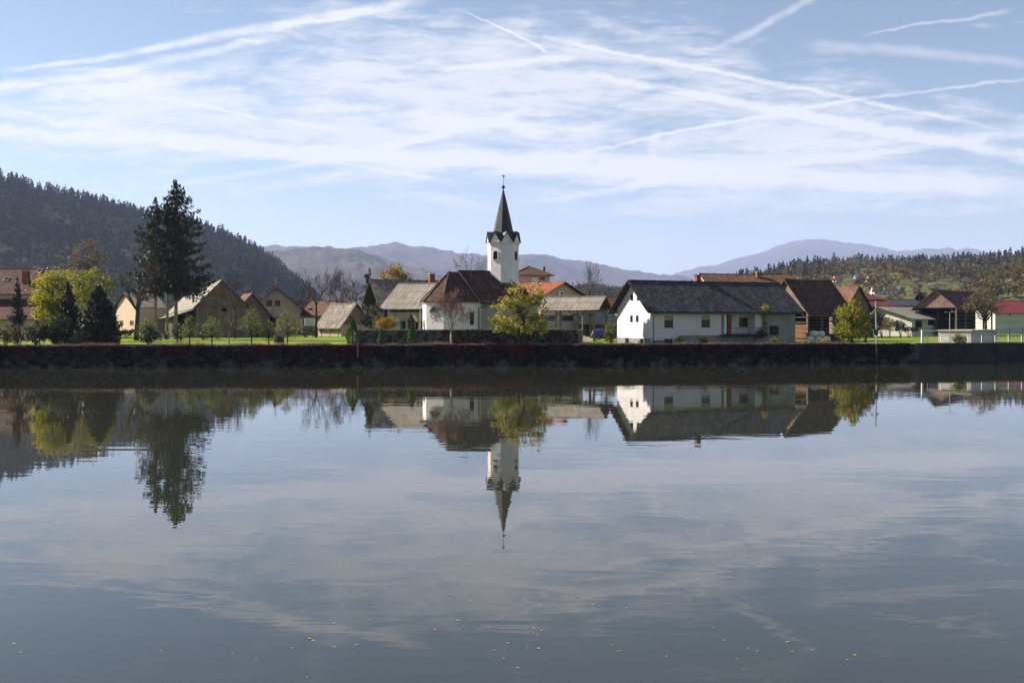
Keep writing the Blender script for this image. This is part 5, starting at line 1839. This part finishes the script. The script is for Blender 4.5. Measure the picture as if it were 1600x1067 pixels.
# ---- right bank: pump house, railing, fence, posts
H = Frame(1517, 121.5, 48)
o = H.root('pump_house', 'small flat roofed stone pump house on the right bank', 'pump house')
W = H.ly(1466); L = H.lx(1555); zt_ = H.lz(517.5)
mb = MB(); mb.box(0, L, 0, W, -.3, zt_); mb.build('wall', M['white_block'], o)
mb = MB(); mb.box(-.18, L + .18, -.18, W + .18, zt_ + .002, zt_ + .16); mb.build('roof', M['concrete'], o, bevel=.02)
mb = MB(); mb.box(L * .35, L * .65, -.03, -.0, .0, zt_ - .25); mb.build('door', M['galv'], o)
ra = thing('bank_railing', 'white tubular railing along the top of the right quay', 'railing', (0, 120, G + .1))
mb = MB(); xa, xb = X(1449, 118.5), X(1700, 123)
rl = lambda x: quay_y(x) + .35 - 120
xs_ = np.linspace(xa, xb, 13)
for x0, x1 in zip(xs_[:-1], xs_[1:]):
    mb.bar((x0, rl(x0), .98), (x1, rl(x1), .98), .05, .05); mb.bar((x0, rl(x0), .10), (x1, rl(x1), .10), .04, .04)
    for k in range(1, 9):
        x = x0 + (x1 - x0) * k / 9; mb.box(x - .009, x + .009, rl(x) - .009, rl(x) + .009, .1, .98)
mb.build('rails', M['galv'], ra)
for x in xs_:
    mb = MB(); mb.box(x - .04, x + .04, rl(x) - .04, rl(x) + .04, -.15, 1.02); mb.build('post', M['white_paint'], ra)
gp = thing('gate_frame', 'white steel post with a horizontal bar at the left end of the railing', 'gate', (X(1441, 118.8), 118.8, G))
mb = MB(); mb.box(-.11, .11, -.09, .09, -.2, Z(515.5, 118.8) - G); mb.build('post', M['white_paint'], gp)
mb = MB(); mb.box(.11, X(1466, 118.8) - X(1441, 118.8), -.05, .05, Z(517.5, 118.8) - G, Z(515.7, 118.8) - G); mb.build('bar', M['white_paint'], gp)
gf = thing('mesh_fence', 'green wire mesh fence with green posts behind the railing at the far right', 'fence', (X(1556, 127), 127, G))
mb = MB(); wv = X(1700, 127) - X(1556, 127)
for k in range(int(wv / .22)): mb.box(k * .22, k * .22 + .012, -.006, .006, .1, 1.75)
for z in (.12, .5, .9, 1.3, 1.74): mb.box(0, wv, -.008, .004, z, z + .012)
mb.build('wire_mesh', M['green_metal'], gf)
for k in range(8):
    x = wv * k / 7; mb = MB(); mb.box(x - .05, x + .05, -.05, .05, -.2, 1.95); mb.build('post', M['green_metal'], gf)
mb = MB(); mb.box(.5, 1.5, -.03, -.012, 1.15, 1.6); mb.build('notice_plate', M['galv'], gf)
lp = thing('street_lamp', 'slim grey street lamp with short arms standing by the pump house', 'street lamp', (X(1484, 119.6), 119.6, G))
zt_ = Z(487.5, 119.6) - G
mb = MB(); mb.tube([(0, 0, -.2), (0, 0, 1), (0, 0, zt_)], [.07, .06, .045], 8); mb.build('pole', M['galv'], lp)
mb = MB(); mb.bar((-.6, 0, zt_ - .05), (.6, 0, zt_ + .02), .05, .05); mb.build('arm', M['galv'], lp)
for s in (-1, 1):
    mb = MB(); mb.hexa([(s * .35 - .12, -.1, zt_ - .06 + .03 * s), (s * .35 + .3 * s + .12, -.1, zt_ - .04 + .03 * s), (s * .35 + .3 * s + .12, .1, zt_ - .04 + .03 * s), (s * .35 - .12, .1, zt_ - .06 + .03 * s),
                        (s * .35 - .1, -.08, zt_ + .04 + .03 * s), (s * .35 + .3 * s + .1, -.08, zt_ + .07 + .03 * s), (s * .35 + .3 * s + .1, .08, zt_ + .07 + .03 * s), (s * .35 - .1, .08, zt_ + .04 + .03 * s)])
    mb.build('lamp_head', M['galv'], lp)
x_ = X(1367.5, 116.2)
up_ = thing('utility_pole', 'tall grey concrete pole with a metal box standing against the quay wall', 'pole', (x_, 116.2 - .3, 0))
mb = MB(); zt_ = Z(470, 116)
mb.tube([(.06, 0, 2.5), (-.02, 0, zt_ * .7), (-.05, 0, zt_)], [.10, .085, .07], 8); mb.build('shaft', M['galv'], up_)
mb = MB(); mb.tube([(.12, 0, -1), (.06, 0, 2.498)], [.10, .10], 8); mb.build('shaded_foot', M['quay_stone'], up_)  # darker material paints the quay wall's shade onto the lower pole
mb = MB(); zb_ = Z(524, 116); mb.box(-.42, .12, -.32, -.10, zb_, zb_ + .75); mb.build('meter_box', M['green_metal'], up_)
mb = MB(); zi = Z(483, 116); mb.bar((-.05, 0, zi), (-.55, -.1, zi - .45), .06, .06); mb.box(-.72, -.4, -.22, .02, zi - .62, zi - .45); mb.build('lamp', M['galv'], up_)
mb = MB(); zi = Z(490, 116); mb.box(-.02, .22, -.16, -.12, zi - .12, zi + .12); mb.build('red_plate', M['red_metal'], up_)
gp2 = thing('gauge_post', 'thin white post fixed on the quay wall near the largest thuja', 'post', (X(559.5, 109), quay_y(X(559.5, 109)) - .32, 1.0))
mb = MB(); mb.box(-.06, .06, -.04, .04, .2, Z(530, 109) - 1.0); mb.build('plate', M['plinth'], gp2)
mb = MB(); mb.box(-.03, .03, .04, .22, .0, Z(531, 109) - 1.0); mb.build('bracket', M['galv'], gp2)
lpp = thing('lamp_post', 'thin grey lamp post beside the farmhouse balcony left of the church', 'street lamp', (X(656.5, 128), 128, G))
mb = MB(); zt_ = Z(477, 128) - G; mb.tube([(0, 0, -.2), (0, 0, zt_)], [.06, .045], 6); mb.build('pole', M['galv'], lpp)
mb = MB(); mb.box(-.12, .5, -.1, .1, zt_, zt_ + .12); mb.build('lamp_head', M['galv'], lpp)
lp3 = thing('lamp_post', 'thin white lamp post rising behind the right end of the churchyard wall', 'street lamp', (X(910, 126), 126, G))
mb = MB(); zt_ = Z(494, 126) - G; mb.tube([(0, 0, -.2), (0, 0, zt_)], [.06, .045], 6); mb.build('pole', M['galv'], lp3)
mb = MB(); mb.box(-.2, .14, -.1, .1, zt_, zt_ + .12); mb.build('lamp_head', M['galv'], lp3)
# stone well on the lawn, beehive-like
wl = thing('stone_well', 'round stone well with dark opening on the sunlit lawn', 'well', (X(435.5, 126), 126, G))
mb = MB(); mb.lathe([(.70, -.1), (.72, .4), (.68, 1.0), (.55, 1.02), (.50, .5)], 14); mb.build('ring', M['stone'], wl)
mb = MB(); mb.lathe([(.49, .8), (.01, .82)], 14); mb.build('lid', M['black'], wl)
# village road and the path on the right
mb = MB(); y0, y1 = 236, 246
mb.poly([(X(1340, y0), y0, G + .02), (X(1800, y0), y0 - 20, G + .02), (X(1800, y1), y1 - 20, G + .02), (X(1340, y1), y1, G + .02)])
structure(mb.build('road', M['asphalt']))
mb = MB(); mb.poly([(X(1380, 190), 168, G + .012), (X(1475, 150), 148, G + .012), (X(1475, 152), 150.5, G + .012), (X(1380, 190), 172, G + .012)])
structure(mb.build('path', M['gravel']))

# far roofs at the foot of the left hill and farm buildings on the right hillside
def small_house(name, label, px, Y, deg, wpx, dep, he, hr, wall, roof, z0=G, group=None):
    H = Frame(px, Y, deg, z0)
    o = H.root(name, label, 'house', group)
    L = H.lx(px + wpx)
    hs = [[L * .2, L * .32, he * .45, he * .75], [L * .62, L * .74, he * .45, he * .75]]
    house(o, L, dep, he, hr, wall, roof, {'front': hs}, sag=0, oy=.5)
    for h in hs: opening(o, side_map('front', L, dep), *h, name='window')
    return o
for a in ((452, 300, 10, 34, 9, 4.5, 9.2, 'peach_plaster', 'tile_maroon', 'maroon roofed house at the foot of the left hill right of the beige house'),
          (365, 290, -8, 30, 9, 4.2, 9.0, 'cream_plaster', 'tile_maroon', 'maroon roofed house at the foot of the left hill behind the timber shed'),
          (925, 255, 6, 48, 10, 5.5, 9.4, 'cream_plaster', 'tile_brown', 'brown roofed house far behind the open shelter'),
          (566, 205, 10, 24, 8, 3.8, 6.0, 'peach_plaster', 'tile_orange', 'small peach house half hidden behind the sparse dark conifer')):
    small_house('village_house', a[9], *a[:9])
def on_slope(h, px, py):                                            # distance at which the slope passes behind a given row
    ys = np.linspace(h.y0 + 5, h.y1, 400)
    rows_ = YH - (h.z(np.full(400, float(px)), ys) - CZ) / ys * FPX
    return float(ys[np.argmin(np.abs(rows_ - py))])
for px, py, w, wall, roof, label in ((1306, 441, 11, 'peach_plaster', 'tile_brown', 'pinkish farmhouse high on the right hillside'),
                                    (1338, 440, 14, 'plinth', 'tile_grey', 'grey farm building on the hillside meadow right of the pinkish farmhouse'),
                                    (1359, 441, 13, 'cream_plaster', 'tile_brown', 'tan roofed barn on the hillside meadow below the forest'),
                                    (1366, 460.5, 14, 'white_plaster', 'tile_grey', 'bright white house low on the hillside meadow'),
                                    (1384, 459.5, 18, 'white_plaster', 'tile_brown', 'long low farm building right of the bright white house')):
    Y = on_slope(hill4, px + w / 2, py)
    zg_ = float(hill4.z(px + w / 2, Y))
    small_house('hillside_house', label, px, Y, 4, w, 8, 3.6, 6.6, wall, roof, zg_ - .3)
tv = thing('mast', 'tiny transmitter mast on the summit of the far mountain', 'mast', (X(1255, 13500), 13500, float(mtn.z(1255, 13500)) - 5))
mb = MB(); mb.tube([(0, 0, 0), (0, 0, 30), (0, 0, 62)], [7.0, 4.0, 2.0], 6); mb.build('tower', M['concrete'], tv)
mb = MB(); mb.lathe([(5, 22), (11, 26), (11, 32), (5, 36)], 10); mb.build('platform', M['concrete'], tv)


# ------------------------------------------------------------------ trees and shrubs
spruce('tall_spruce', 'tallest dark spruce with bare lower trunk, rightmost of the three by the barn', 275, 150, 281, 452,
       [(0, 18, 54), (.10, 24, 58), (.28, 26, 48), (.45, 24, 44), (.62, 24, 41), (.75, 24, 34), (.9, 16, 19), (1, 4, 4)], 1, 270, .48, droop=.34, dens=1.0)
spruce('tall_spruce', 'thin middle spruce squeezed between its two taller neighbours', 261.5, 152, 338, 448,
       [(0, 12, 14), (.3, 14, 16), (.6, 16, 16), (.85, 10, 10), (1, 2, 2)], 2, 115, .42, trunk_r=.20, droop=.34, dens=.8)
spruce('tall_spruce', 'open spruce with drooping lower boughs, leftmost of the three by the barn', 243, 149, 307, 455,
       [(0, 50, 24), (.15, 46, 22), (.35, 48, 18), (.55, 42, 14), (.75, 30, 13), (.9, 15, 9), (1, 2, 2)], 3, 155, .44, trunk_r=.20, droop=.36, dens=1.0)
spruce('dark_spruce', 'slim dark spruce in front of the maroon roofs at the far left', 27, 116, 433, 528, [(0, 16, 14), (.4, 13, 12), (.8, 6, 6), (1, 1, 1)], 4, 150, .32, trunk_r=.10, leaf='conifer_dark', dens=1.3)
spruce('dark_spruce', 'dark narrow spruce between the yellow tree and the broad conifer', 107, 117, 440, 532, [(0, 26, 24), (.5, 21, 19), (.8, 11, 10), (1, 1, 1)], 5, 210, .36, trunk_r=.12, leaf='conifer_dark', dens=1.3)
spruce('dark_spruce', 'broad bushy dark conifer reaching the quay wall right of the yellow trees', 156, 114, 444, 534, [(0, 35, 33), (.4, 33, 31), (.7, 21, 20), (.88, 11, 10), (1, 2, 2)], 6, 360, .38, trunk_r=.14, leaf='conifer_dark', dens=1.35)
spruce('sparse_conifer', 'sparse dark conifer with few boughs left of the orange maple', 577, 168, 418, 492, [(0, 14, 14), (.35, 18, 20), (.55, 14, 16), (.8, 8, 10), (1, 1, 1)], 7, 60, .5, trunk_r=.16, dens=.8)
leafy_tree('brown_larch', 'tall brown half bare tree standing behind the yellow trees', 'tree', 137, 175, [(137, 400, 26, 26), (122, 412, 20, 20), (152, 414, 20, 22), (138, 382, 12, 12)], 'leaf_brown', n_clump=130, n_leaf=15, size=.30, clump_r=.7, seed=21, limbs=60)
leafy_tree('yellow_maple', 'bright yellow maple leaning out over dark shrubs at the left', 'tree', 84, 121, [(84, 455, 30, 30), (66, 476, 18, 26), (98, 440, 16, 18), (78, 495, 22, 20)], 'leaf_yellow', n_clump=150, n_leaf=30, size=.26, clump_r=.62, seed=22)
leafy_tree('yellow_green_tree', 'yellow green tree between the yellow maple and the gnarled tree', 'tree', 141, 136, [(141, 446, 34, 26), (120, 440, 20, 20), (158, 452, 20, 26), (140, 480, 30, 28)], 'leaf_olive_yellow', n_clump=170, n_leaf=26, size=.26, clump_r=.65, seed=23)
bare_tree('gnarled_tree', 'gnarled bare tree with crooked limbs left of the tall spruces', 'tree', 213, 142, 398, 40, 31, bark='bark', twig='twig_brown', r=.30, lvl=3, kids=1, fork=.34, lean=.05, spread=1.15, main=4, leaf='leaf_brown', n_leaf=500, size=.16)
bare_tree('bare_sapling', 'slender bare sapling in front of the slim dark spruce', 'tree', 31.5, 111.5, 500, 9, 32, bark='bark_birch', twig='twig_birch', r=.07, lvl=2, kids=1, fork=.25, main=3)
bare_tree('tall_bare_tree', 'tall thin bare tree rising beside the water container', 'tree', 494, 170, 414, 22, 33, bark='bark', r=.20, lvl=3, kids=1, fork=.45, main=3, leaf='leaf_brown', n_leaf=300, size=.14)
bare_tree('bare_fruit_tree', 'wide bare tree with dense dark twigs behind the grey shed', 'tree', 533, 196, 413, 34, 34, bark='bark', r=.24, lvl=4, kids=1, fork=.30, main=4, spread=1.0)
bare_tree('bare_fruit_tree', 'smaller bare tree between the tall thin tree and the wide one', 'tree', 513, 205, 418, 24, 35, bark='bark', r=.20, lvl=3, kids=1, fork=.34, main=4)
bare_tree('bare_fruit_tree', 'thin dark bare tree in front of the brown shed and the barn', 'tree', 367, 160, 420, 15, 36, bark='bark', r=.13, lvl=3, kids=1, fork=.4, main=3)
bare_tree('bare_fruit_tree', 'low bare tree in the gap between the beige house and the tall thin tree', 'tree', 476, 215, 432, 16, 45, bark='bark', r=.16, lvl=3, kids=1, fork=.32, main=4)
bare_tree('bare_fruit_tree', 'bare tree rising directly behind the beige house roof', 'tree', 402, 232, 436, 15, 46, bark='bark', r=.15, lvl=3, kids=1, fork=.4, main=3)
bare_tree('bare_fruit_tree', 'bare tree between the wide bare tree and the sparse dark conifer', 'tree', 556, 190, 424, 18, 47, bark='bark', r=.18, lvl=3, kids=1, fork=.35, main=4)
bare_tree('bare_walnut', 'bare pale tree just left of the bell tower', 'tree', 735, 152, 385, 34, 37, bark='bark_grey', twig='bark_grey', r=.26, lvl=3, kids=1, fork=.42, main=4, spread=1.0)
bare_tree('bare_walnut', 'pale bare tree standing behind the open shelter', 'tree', 921, 178, 405, 18, 38, bark='bark_grey', twig='bark_grey', r=.20, lvl=3, kids=1, fork=.40, main=3, up=.12)
bare_tree('bare_walnut', 'lower spreading bare tree between the shelter and the white farmhouse', 'tree', 940, 190, 425, 30, 39, bark='bark_grey', twig='bark_grey', r=.18, lvl=3, kids=1, fork=.40, main=4, spread=1.2)
bare_tree('bare_birch', 'bare white stemmed birch in front of the church apse', 'tree', 705, 112.5, 448, 28, 40, bark='bark_birch', twig='twig_birch', r=.13, lvl=4, kids=1, fork=.20, main=5, spread=.85, up=.10, leaf='leaf_orange', n_leaf=120, size=.09)
bare_tree('bare_sapling', 'bare sapling among the orchard trees before the barn', 'tree', 358, 118, 487, 8, 41, bark='bark_birch', twig='twig_birch', r=.06, lvl=2, kids=1, fork=.35, main=3)
leafy_tree('brown_round_tree', 'round brown nearly bare tree before the great hayrack barn', 'tree', 1541, 168, [(1535, 470, 28, 20), (1522, 480, 18, 14), (1550, 478, 18, 18), (1538, 458, 16, 12)], 'leaf_brown', trunk_r=.24, n_clump=110, n_leaf=14, size=.24, clump_r=.6, seed=24, limbs=80)
leafy_tree('pale_yellow_tree', 'pale yellow green tree on the bank right of the church', 'tree', 816, 112.2, [(812, 470, 26, 24), (795, 490, 28, 26), (832, 482, 24, 30), (785, 505, 24, 16), (842, 505, 16, 18), (806, 452, 9, 9), (838, 455, 12, 14), (812, 508, 40, 14)], 'leaf_pale',
           trunk_r=.15, stems=((-.35, -.5), (.1, .4)), n_clump=210, n_leaf=26, size=.23, clump_r=.45, seed=25, limbs=50)
leafy_tree('orange_maple', 'orange gold maple behind the old farmhouse', 'tree', 618, 190, [(616, 438, 24, 22), (604, 452, 16, 18), (630, 444, 18, 18), (618, 424, 12, 11)], 'leaf_orange', n_clump=120, n_leaf=28, size=.34, clump_r=.8, seed=26)
leafy_tree('yellow_bank_tree', 'yellow and green tree in front of the hayrack barn on the right', 'tree', 1331, 121, [(1330, 492, 22, 20), (1322, 512, 20, 18), (1340, 510, 20, 20), (1330, 476, 10, 9)], 'leaf_yellowgreen', n_clump=150, n_leaf=28, size=.23, clump_r=.45, seed=27, limbs=30)
leafy_tree('dark_bush_tree', 'dark green bushy tree right behind the yellow bank tree', 'tree', 1352, 127, [(1352, 500, 13, 16), (1358, 512, 11, 14)], 'leaf_dark', n_clump=70, n_leaf=28, size=.22, clump_r=.4, seed=28)
for px, top, hw, leaf, lab in ((231, 497, 17, 'leaf_green', 'olive orchard tree left of the spruce trunks'), (296, 494, 15, 'leaf_green', 'olive orchard tree just right of the spruce trunks'),
                               (331, 493, 17, 'leaf_green', 'olive orchard tree in front of the barn gable'), (393, 481, 21, 'leaf_green', 'largest olive orchard tree right of the bare sapling'),
                               (420, 503, 11, 'leaf_green', 'smallest olive orchard tree beside the stone well'), (449, 484, 21, 'leaf_green', 'broad olive orchard tree in front of the beige house'),
                               (277, 503, 10, 'leaf_dark', 'small dark tree at the foot of the spruces')):
    Y_ = {231: 116, 296: 118, 331: 118, 393: 117, 420: 116.5, 449: 123, 277: 124}[px]
    bot = 529
    c = (top + bot) / 2
    leafy_tree('orchard_tree', lab, 'tree', px, Y_, [(px, c, hw * .75, (bot - top) * .44), (px - hw * .45, c + 7 - px % 5, hw * .55, 10), (px + hw * .42, c + 4 + px % 4, hw * .55, 11), (px + (px % 7 - 3), top + 9, hw * .32, 9)], leaf,
               trunk_r=.07, n_clump=int(40 + hw * 2.8), n_leaf=12, size=.15, clump_r=.40, seed=100 + px, group='orchard trees on the lawn', limbs=22)
cone_shrub('thuja', 'largest thuja at the left end of the churchyard wall', 551, 112.5, 497, 11, 51, n=3400)
cone_shrub('thuja', 'small thuja in front of the churchyard wall below the yellow bush', 596, 112.5, 514, 6.5, 52, n=1500)
cone_shrub('thuja', 'slim thuja in front of the churchyard wall below the wayside shrine', 643.5, 112.5, 507, 8, 53, n=2400)
shrub('yellow_bush', 'round golden bush beside the old farmhouse', 603, 133, [(603, 505, 17, 9)], 'leaf_orange', 61, 60, 30, .18)
sh = [(8, 113, [(8, 520, 16, 16)], 'leaf_brown', 'rusty brown shrub at the left edge of the picture'), (55, 112.5, [(55, 522, 20, 15), (66, 512, 12, 14)], 'leaf_dark', 'dark shrub below the yellow maple'),
      (88, 112.8, [(84, 518, 18, 18), (98, 510, 14, 20)], 'leaf_dark', 'taller dark shrub beneath the dark narrow spruce'), (128, 112.4, [(128, 528, 16, 10)], 'leaf_green', 'grey green low shrub at the foot of the broad conifer'),
      (233, 113, [(233, 522, 16, 14)], 'leaf_dark', 'dark green shrub below the first orchard tree'), (953, 124, [(953, 521, 10, 16)], 'leaf_green', 'green bush beside the white farmhouse gable'),
      (1028, 117.5, [(1030, 536, 11, 2.5)], 'leaf_dark', 'low dark plants at the foot of the white house wall'), (1063, 117.5, [(1063, 534, 3.5, 4.5)], 'leaf_yellowgreen', 'small yellow plant before the grey plinth'),
      (1101, 117, [(1101, 532, 6, 6.5)], 'leaf_yellowgreen', 'larger yellow plant before the grey plinth'), (1212, 119.5, [(1212, 533, 8, 5)], 'leaf_green', 'low green plant under the small window'),
      (1285, 119, [(1285, 534, 12, 5), (1260, 535, 10, 4)], 'leaf_yellowgreen', 'low yellow flowering plants before the hayrack barn'),
      (1390, 180, [(1390, 507, 13, 10)], 'leaf_green', 'round green bush before the low grey barn'), (1407, 176, [(1406, 509, 9, 9)], 'leaf_dark', 'darker round bush right beside the first one'),
      (1378, 172, [(1372, 500, 12, 14)], 'leaf_brown', 'brown thicket behind the grey pole'), (1500, 119.0, [(1498, 530, 11, 8)], 'leaf_green', 'green bush against the pump house wall'),
      (480, 172, [(480, 518, 14, 6), (455, 516, 12, 8)], 'leaf_dark', 'dark hedge below the water container'), (170, 190, [(170, 508, 16, 10)], 'leaf_dark', 'dark bush left of the peach house'),
      (600, 138, [(588, 490, 13, 18), (572, 500, 12, 12)], 'leaf_dark', 'dark thicket behind the golden bush'), (318, 150, [(318, 522, 14, 5)], 'leaf_dark', 'low plants beside the lean-to of the barn'),
      (845, 150, [(845, 512, 10, 6)], 'leaf_dark', 'dark plants under the open shelter'), (250, 143, [(250, 524, 16, 6)], 'leaf_dark', 'low dark bushes around the spruce trunks'),
      (196, 170, [(196, 520, 22, 4)], 'leaf_dark', 'low dark hedge before the peach house'), (1420, 170, [(1424, 514, 14, 3)], 'leaf_dark', 'low dark hedge along the barn road')]
for i, (px, Y, lobes, leaf, lab) in enumerate(sh):
    n = int(18 + sum(l[2] * l[3] for l in lobes) * .16)
    shrub('shrub', lab, px, Y, lobes, leaf, 200 + i, min(n, 110), 24, .17 * max(1, Y / 130), .30 * max(1, Y / 130))

# ------------------------------------------------------------------ leaves drifting on the water
rngl = np.random.default_rng(5)
kinds = [('pale tan fallen leaf floating on the water', (.34, .28, .20), 'lf_tan'), ('orange brown fallen leaf floating on the water', (.28, .16, .08), 'lf_orange'), ('yellow fallen leaf floating on the water', (.34, .27, .08), 'lf_yellow')]
protos = []
for lab, c, nm in kinds:
    m = surf('floating_leaf_' + nm[3:], c, tuple(v * .7 for v in c), 20, .7, .2)
    mb = MB()
    out = [(.0, -.055), (.02, -.03), (.045, -.035), (.035, -.005), (.06, .015), (.03, .02), (.0, .065), (-.03, .02), (-.06, .015), (-.035, -.005), (-.045, -.035), (-.02, -.03)]
    n_ = len(out)
    mb.v += [(x, y, .004 + .010 * (x * x + y * y) * 100) for x, y in out] + [(x, y, .008 + .010 * (x * x + y * y) * 100) for x, y in out] 
    mb.f += [tuple(reversed(range(n_))), tuple(range(n_, 2 * n_))] + [(i, (i + 1) % n_, n_ + (i + 1) % n_, n_ + i) for i in range(n_)]
    o = mb.build('floating_leaf', m)
    protos.append(tag(o, lab, 'leaf', lab.replace('leaf', 'leaves')))
count = [0, 0, 0]
for i in range(70):
    k = int(rngl.choice(3, p=[.66, .12, .22]))
    if i % 5 < 2:
        py = 660 + 400 * rngl.random() ** .6; px = rngl.uniform(0, 1600)
    else:                                                           # drifting together in loose rafts
        cx_, cy_ = ((420, 1010), (690, 955), (860, 1000), (980, 930), (560, 985), (1190, 1020))[int(rngl.integers(6))]
        px, py = rngl.normal(cx_, 55), min(rngl.normal(cy_, 16), 1066)
    Y = CZ * FPX / (py - YH)
    o = protos[k]
    if count[k]:
        o = protos[k].copy(); COL.objects.link(o)
    count[k] += 1
    o.location = (X(px, Y), Y, .0)
    o.rotation_euler = (0, 0, rngl.uniform(0, 6.28))
    s = rngl.uniform(.3, .7); o.scale = (s * rngl.uniform(.7, 1.0), s, s)
# ------------------------------------------------------------------ air
hm, HN = newmat('air')
vol = HN.new('ShaderNodeVolumePrincipled', {'Color': (.50, .59, .98), 'Density': HAZE_DENSITY, 'Anisotropy': .1})
ho = HN.new('ShaderNodeOutputMaterial')
HN.t.links.new(vol.outputs[0], ho.inputs['Volume'])
mb = MB()
mb.box(-18000, 18000, -700, 17500, -3.0, 1350)
hz = mb.build('haze', hm)
tag(hz, 'thin bluish autumn haze filling the valley air', 'haze', kind='stuff')
